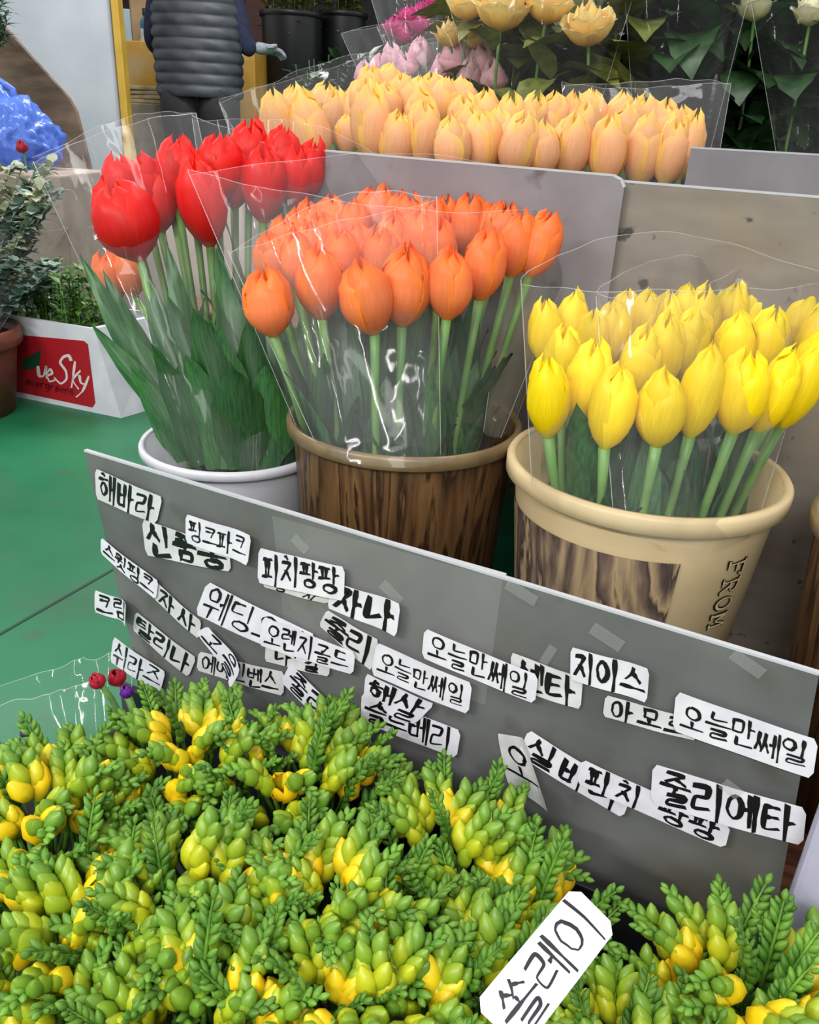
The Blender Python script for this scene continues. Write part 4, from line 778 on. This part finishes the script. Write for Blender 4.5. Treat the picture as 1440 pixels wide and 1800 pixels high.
m_, nt_, p_ = newmat('blue plastic film'); p_.inputs['Base Color'].default_value = srgb(92, 132, 226); p_.inputs['Roughness'].default_value = .28; rgb = nt_.nodes.new('ShaderNodeRGB'); rgb.outputs[0].default_value = srgb(110, 150, 240); thin(m_, nt_, p_, rgb.outputs[0], .3); me.materials.append(m_)
be = empty('plastic_bag', pbg, 'translucent blue plastic bag stuffed full at the left edge', 'bag')
o = mk('bag_body', me, be); kk = d_/FP; o.scale = (88*kk, 70*kk, 80*kk); o.location = (0, 0, 80*kk*.72); o.rotation_euler.z = .6
hp = [V((-.06, 0, .2)), V((-.09, 0, .27)), V((-.03, 0, .31)), V((.03, 0, .27)), V((.03, 0, .2))]
mk('handle', mesh('handle', *tube([hp[0].lerp(hp[1], .0)]+hp[1:], [.02, .012, .01, .012, .02], 6), m_), be).rotation_euler.z = PSI
P = pbg+V((0, 0, .0)); Pf = atD(38, 258, d_-.02); rose('dred', Pf, .05, V((Pf.x, Pf.y, Pf.z-.12)), 'wilted dark red bloom lying against the blue bag', 'flower', None)
PLY = noise_mat('old plywood', srgb(88, 70, 56), srgb(122, 102, 84), 5, .7, (1, 1, 4), c3=srgb(70, 56, 46), s3=3)
def cpoly(name, pts, d, th, mat, label, cat):
    P_ = [atD(x, y, d) for x, y in pts]; m0 = sum(P_, V((0, 0, 0)))/len(P_); zb = min(p.z for p in P_); n = len(P_); og = V((m0.x, m0.y, zb))
    pl = [V(((p-og).dot(R0), 0, p.z-zb)) for p in P_]; vs = pl+[p+V((0, th, 0)) for p in pl]
    fs = [tuple(range(n)), tuple(range(2*n-1, n-1, -1))]+[(i, i+n, (i+1) % n+n, (i+1) % n) for i in range(n)]
    o = mk(name, mesh(name, vs, fs, mat, False)); o.location = og; o.rotation_euler.z = PSI; return tag(o, label, cat)
cpoly('plywood_panel', [(-200, 20), (20, 34), (34, 48), (128, 172), (138, 196), (150, 330), (158, 480), (-200, 470)], 3.55, .03, PLY, 'old brown plywood panel with a slanting cut edge at the left', 'panel')
GW = noise_mat('grey painted partition', srgb(168, 176, 184), srgb(184, 190, 198), 3, .45)
cbox('partition', -260, -160, 206, 420, 4.3, .06, GW, 'smooth pale grey partition behind the plywood panel', 'partition', z0=0)
cbox('yellow_post', 205, -160, 218, 420, 4.26, .08, noise_mat('yellow painted post', srgb(176, 138, 46), srgb(196, 160, 60), 6, .5), 'narrow yellow painted post at the edge of the grey partition', 'post', z0=0)
NEED = noise_mat('dark needle green', srgb(30, 62, 46), srgb(58, 92, 70), 10, .5); pn = atD(-10, 150, 3.2)
te = empty('evergreen_branch', pn, 'dark evergreen branch hanging in the top left corner', 'greenery')
for i in range(40):
    t_ = atD(ru(-40, 18), ru(-20, 84), 3.2+ru(-.06, .06))-pn; b_ = V((-.12, 0, .1)); mk('twig', mesh('twig', *sprig([b_.lerp(t_, j/5) for j in range(6)], 40, .05, .12, NEED), NEED), te)
cbox('foam_box', 135, 326, 430, 500, 3.3, .5, noise_mat('pinkish foam board', srgb(196, 178, 172), srgb(212, 196, 190), 6, .7), 'pale pinkish box seen through the film left of the red tulips', 'box', z0=0)

# ------------------------------------------------------------------ far work place and person
OCH = noise_mat('ochre painted wood', srgb(196, 146, 52), srgb(214, 166, 70), 4, .5, c3=srgb(200, 184, 160), s3=2)
TAN = noise_mat('tan board', srgb(176, 144, 104), srgb(196, 166, 126), 5, .6)
ctr = cbox('counter', 214, 82, 452, 400, 5.4, .5, OCH, 'ochre painted counter with chipped paint behind the person', 'counter', z0=0)
zt = ctr.location.z+max(v.co.z for v in ctr.data.vertices)
def on_counter(x, dback=.15): p = atD(x, 80, 5.4); return V((p.x-sin(PSI)*dback, p.y+cos(PSI)*dback, zt+.001))
p0 = on_counter(232, .3); o = mk('upright_board', bevbox('upright_board', -.09, .09, -.012, .012, 0, .34, TAN, .02, 3)); o.location = p0; o.rotation_euler.z = PSI; tag(o, 'tan rounded board standing on the ochre counter', 'board')
p0 = on_counter(246, .16); pe_ = empty('bottle', p0, 'small bottle of blue liquid on the ochre counter', 'bottle')
mk('body', mesh('body', *lathe([(0, 0), (.035, 0), (.038, .01), (.038, .12), (.03, .15), (.014, .17), (.014, .18), (0, .18)], 20), plain('blue liquid', srgb(30, 110, 140), .15)), pe_)
mk('wrap_label', mesh('wrap_label', *lathe([(.0386, .04), (.0386, .1)], 20), PAPER), pe_)
mk('cap', mesh('cap', *lathe([(.016, .178), (.017, .18), (.017, .215), (.014, .22), (0, .22)], 16), BLACKP), pe_)
p0 = on_counter(218, .08); o = mk('pale_carton', bevbox('pale_carton', -.03, .03, -.03, .03, 0, .2, plain('pale blue carton', srgb(176, 206, 216)), .004)); o.location = p0; o.rotation_euler.z = PSI+.3; tag(o, 'small pale blue carton at the left end of the counter', 'box')
p0 = on_counter(258, .1); bm = bmesh.new(); bmesh.ops.create_icosphere(bm, subdivisions=3, radius=1)
for v_ in bm.verts: c_ = v_.co.copy(); v_.co = V((c_.x*.1, c_.y*.06, max(0, c_.z*.05+.03*NZ.noise(c_*3))))
me = bpy.data.meshes.new('cloth'); bm.to_mesh(me); bm.free(); me.polygons.foreach_set('use_smooth', [True]*len(me.polygons)); o = mk('cloth', me, None, p0, plain('cream cloth', srgb(206, 196, 164), .8)); tag(o, 'crumpled cream cloth on the ochre counter', 'cloth')
cbox('grey_box', 205, 182, 292, 400, 5.05, .3, noise_mat('worn grey carton', srgb(120, 112, 96), srgb(152, 142, 120), 8, .7), 'worn grey brown carton in front of the ochre counter', 'box', z0=0)
zg = atD(260, 182, 4.95).z
for i in range(4):
    p0 = atD(262+ru(-6, 6), 180, 5.0); o = mk('paper_bundle', bevbox('paper_bundle', -.15, .15, -.1, .1, 0, .022, noise_mat('kraft paper %d' % i, srgb(170, 150, 110), srgb(206, 188, 150), 10, .7), .006)); o.location = (p0.x-sin(PSI)*.12, p0.y+cos(PSI)*.12, zg+.002+i*.024); o.rotation_euler.z = PSI+ru(-.2, .2)
    tag(o, 'flat kraft paper bundle on the grey carton, %s from the bottom' % ORD[i], 'paper', 'paper bundles on the grey carton')
for x0, x1, lab in ((462, 566, 'left'), (562, 642, 'right')):
    d = 5.7 if lab == 'left' else 5.9; a_, b_ = atD(x0, 120, d), atD(x1, 120, d); c_ = (a_+b_)/2; R_ = (b_-a_).length/2; zt_ = atD((x0+x1)/2, 22, d).z-.02
    e = bucket('tall_black_bucket', V((c_.x, c_.y, 0)), 0, zt_, R_, R_*.86, BLACKP, BLACKP, 'tall black bucket of bagged greens, %s one right of the person' % lab, .03, .012)
    g = empty('bagged_greens', (c_.x, c_.y, zt_*.6), 'yellowish greens in a clear bag in the %s tall black bucket' % lab, 'greenery')
    for i in range(22):
        a2 = ru(0, 6.3); t_ = V((cos(a2)*R_*ru(.2, 1), sin(a2)*R_*ru(.2, 1), zt_*.4+ru(.1, .4))); mk('sprig', mesh('sprig', *sprig([V((t_.x*.4, t_.y*.4, 0)).lerp(t_, j/5) for j in range(6)], 22, .11, .2, OLIVE), OLIVE), g)
gp = atD(590, 200, 2.7); bucket('black_bucket', V((gp.x, gp.y, 0)), 0, gp.z-.06, .16, .13, BLACKP, BLACKP, 'black bucket holding the loose dark leafy greens')
gb = empty('leafy_greens', (gp.x, gp.y, .02), 'loose dark leafy greens in front of the black buckets', 'greenery')
for i in range(16):
    t_ = atD(ru(520, 650), ru(92, 135), 2.7+ru(-.1, .1))-gb.location; mk('sprig', mesh('sprig', *sprig([V((t_.x*.3, t_.y*.3, 0)).lerp(t_, (j/5)**.5) for j in range(6)], 24, .07, .3, DKLEAF), DKLEAF), gb)
cbox('brown_door', 432, -160, 470, 230, 6.2, .05, noise_mat('dark red brown', srgb(64, 30, 24), srgb(84, 42, 32), 3, .6), 'dark red brown upright panel behind the person', 'panel', z0=0)

# person seen from behind: local x right, y forward, z up
ph = atD(352, 172, 4.75); NAVY = noise_mat('navy knit', srgb(20, 26, 50), srgb(32, 38, 66), 40, .85); VEST = noise_mat('charcoal quilted nylon', srgb(42, 47, 54), srgb(58, 63, 70), 12, .5); BLK = noise_mat('black trousers', srgb(16, 18, 18), srgb(28, 30, 30), 20, .8)
pe = empty('person', (ph.x, ph.y, 0), 'person seen from behind in charcoal quilted vest, navy sleeves and grey glove', 'person', None, PSI)
hz = ph.z                                      # height of the vest hem
def skin(name, pts, edges, rad, mat, sub=2, parent=pe, root=0):
    me = bpy.data.meshes.new(name); me.from_pydata(pts, edges, []); o = mk(name, me, parent, None, mat)
    md = o.modifiers.new('skin', 'SKIN'); md.use_smooth_shade = True; o.modifiers.new('sub', 'SUBSURF').levels = sub; o.modifiers['sub'].render_levels = sub
    for i, r_ in enumerate(rad): me.skin_vertices[0].data[i].radius = r_ if isinstance(r_, tuple) else (r_, r_)
    me.skin_vertices[0].data[root].use_root = True; return o
hand = atD(474, 88, 4.7); hv = V((hand.x-ph.x, hand.y-ph.y, 0)); hx, hy = hv.dot(R0), hv.dot(V((-sin(PSI), cos(PSI), 0))); hzz = hand.z
b_ = [(0, 0, hz+.06), (0, 0, hz+.22), (0, .01, hz+.42), (0, .02, hz+.56), (0, .03, hz+.63), (0, .05, hz+.74), (0, .05, hz+.86),
      (.2, .02, hz+.53), (.27, .03, hz+.27), (hx-.075, hy-.02, hzz-.02), (-.2, .02, hz+.53), (-.27, .05, hz+.27), (-.2, .26, hz+.2),
      (.1, 0, hz-.02), (.11, .02, hz-.42), (.11, -.01, .08), (.11, .12, .045), (-.1, 0, hz-.02), (-.11, .02, hz-.42), (-.11, -.01, .08), (-.11, .12, .045)]
ed = [(0, 1), (1, 2), (2, 3), (3, 4), (4, 5), (5, 6), (3, 7), (7, 8), (8, 9), (3, 10), (10, 11), (11, 12), (0, 13), (13, 14), (14, 15), (15, 16), (0, 17), (17, 18), (18, 19), (19, 20)]
ra = [(.16, .12), (.16, .12), (.17, .12), (.14, .1), .055, .085, .09, .075, .062, .042, .075, .062, .042, .09, .065, .05, .04, .09, .065, .05, .04]
skin('body', b_, ed, ra, NAVY)
def vestf(u, v):
    z = hz+u*.6; a_ = 2*pi*v; q = abs(sin(u*.6/.058*pi))**.6; wx = .235+.01*sin(u*3)-.06*max(0, u-.75)*4*.5; wy = .155-.03*u; r_ = 1+.055*q+.01*sin(a_*9+u*40)
    return V((wx*r_*cos(a_), .01+wy*r_*sin(a_), z))
vs, fs = grid(90, 48, vestf, True); mk('vest', mesh('vest', vs, fs, VEST), pe)
mk('vest_hem', mesh('vest_hem', *grid(6, 48, lambda u, v: V(((.2+.04*u)*cos(2*pi*v), .01+(.125+.033*u)*sin(2*pi*v), hz+.002-.006*u+.008*u)), True), VEST), pe)
for s_ in (-1, 1): mk('trouser_leg', mesh('trouser_leg', *tube([(s_*.1, 0, hz+.04), (s_*.105, .0, hz-.1), (s_*.11, .02, hz*.5), (s_*.11, 0, .03)], [.13, .125, .1, .085], 16), BLK), pe)
mk('hair', mesh('hair', *lathe([(0, .14), (.07, .12), (.105, .05), (.11, -.03), (.095, -.1)], 20), plain('black hair', srgb(20, 18, 18), .5)), pe).location = (0, .04, hz+.82)
GLV = noise_mat('grey knit glove', srgb(120, 126, 134), srgb(152, 158, 166), 60, .85)
H = V((hx, hy, hzz)); fwd = V((1, .35, -.1)).normalized(); sd_ = V((0, .3, 1)).cross(fwd).normalized(); upv = fwd.cross(sd_)
hp = [H-fwd*.09, H-fwd*.05, H]; he = [(0, 1), (1, 2)]; hr = [.036, .034, (.04, .026)]
for j, (o_, L_) in enumerate(((-.032, .07), (-.011, .078), (.011, .074), (.03, .058))):
    b0 = len(hp); base_ = H+sd_*o_+fwd*.03; hp += [base_, base_+fwd*L_*.5-upv*.008, base_+fwd*L_*.85-upv*.035]; he += [(2, b0), (b0, b0+1), (b0+1, b0+2)]; hr += [.013, .011, .009]
b0 = len(hp); hp += [H-sd_*.045-fwd*.01, H-sd_*.06+fwd*.035+upv*.01]; he += [(2, b0), (b0, b0+1)]; hr += [.014, .01]
skin('glove', [tuple(p) for p in hp], he, hr, GLV, 1)
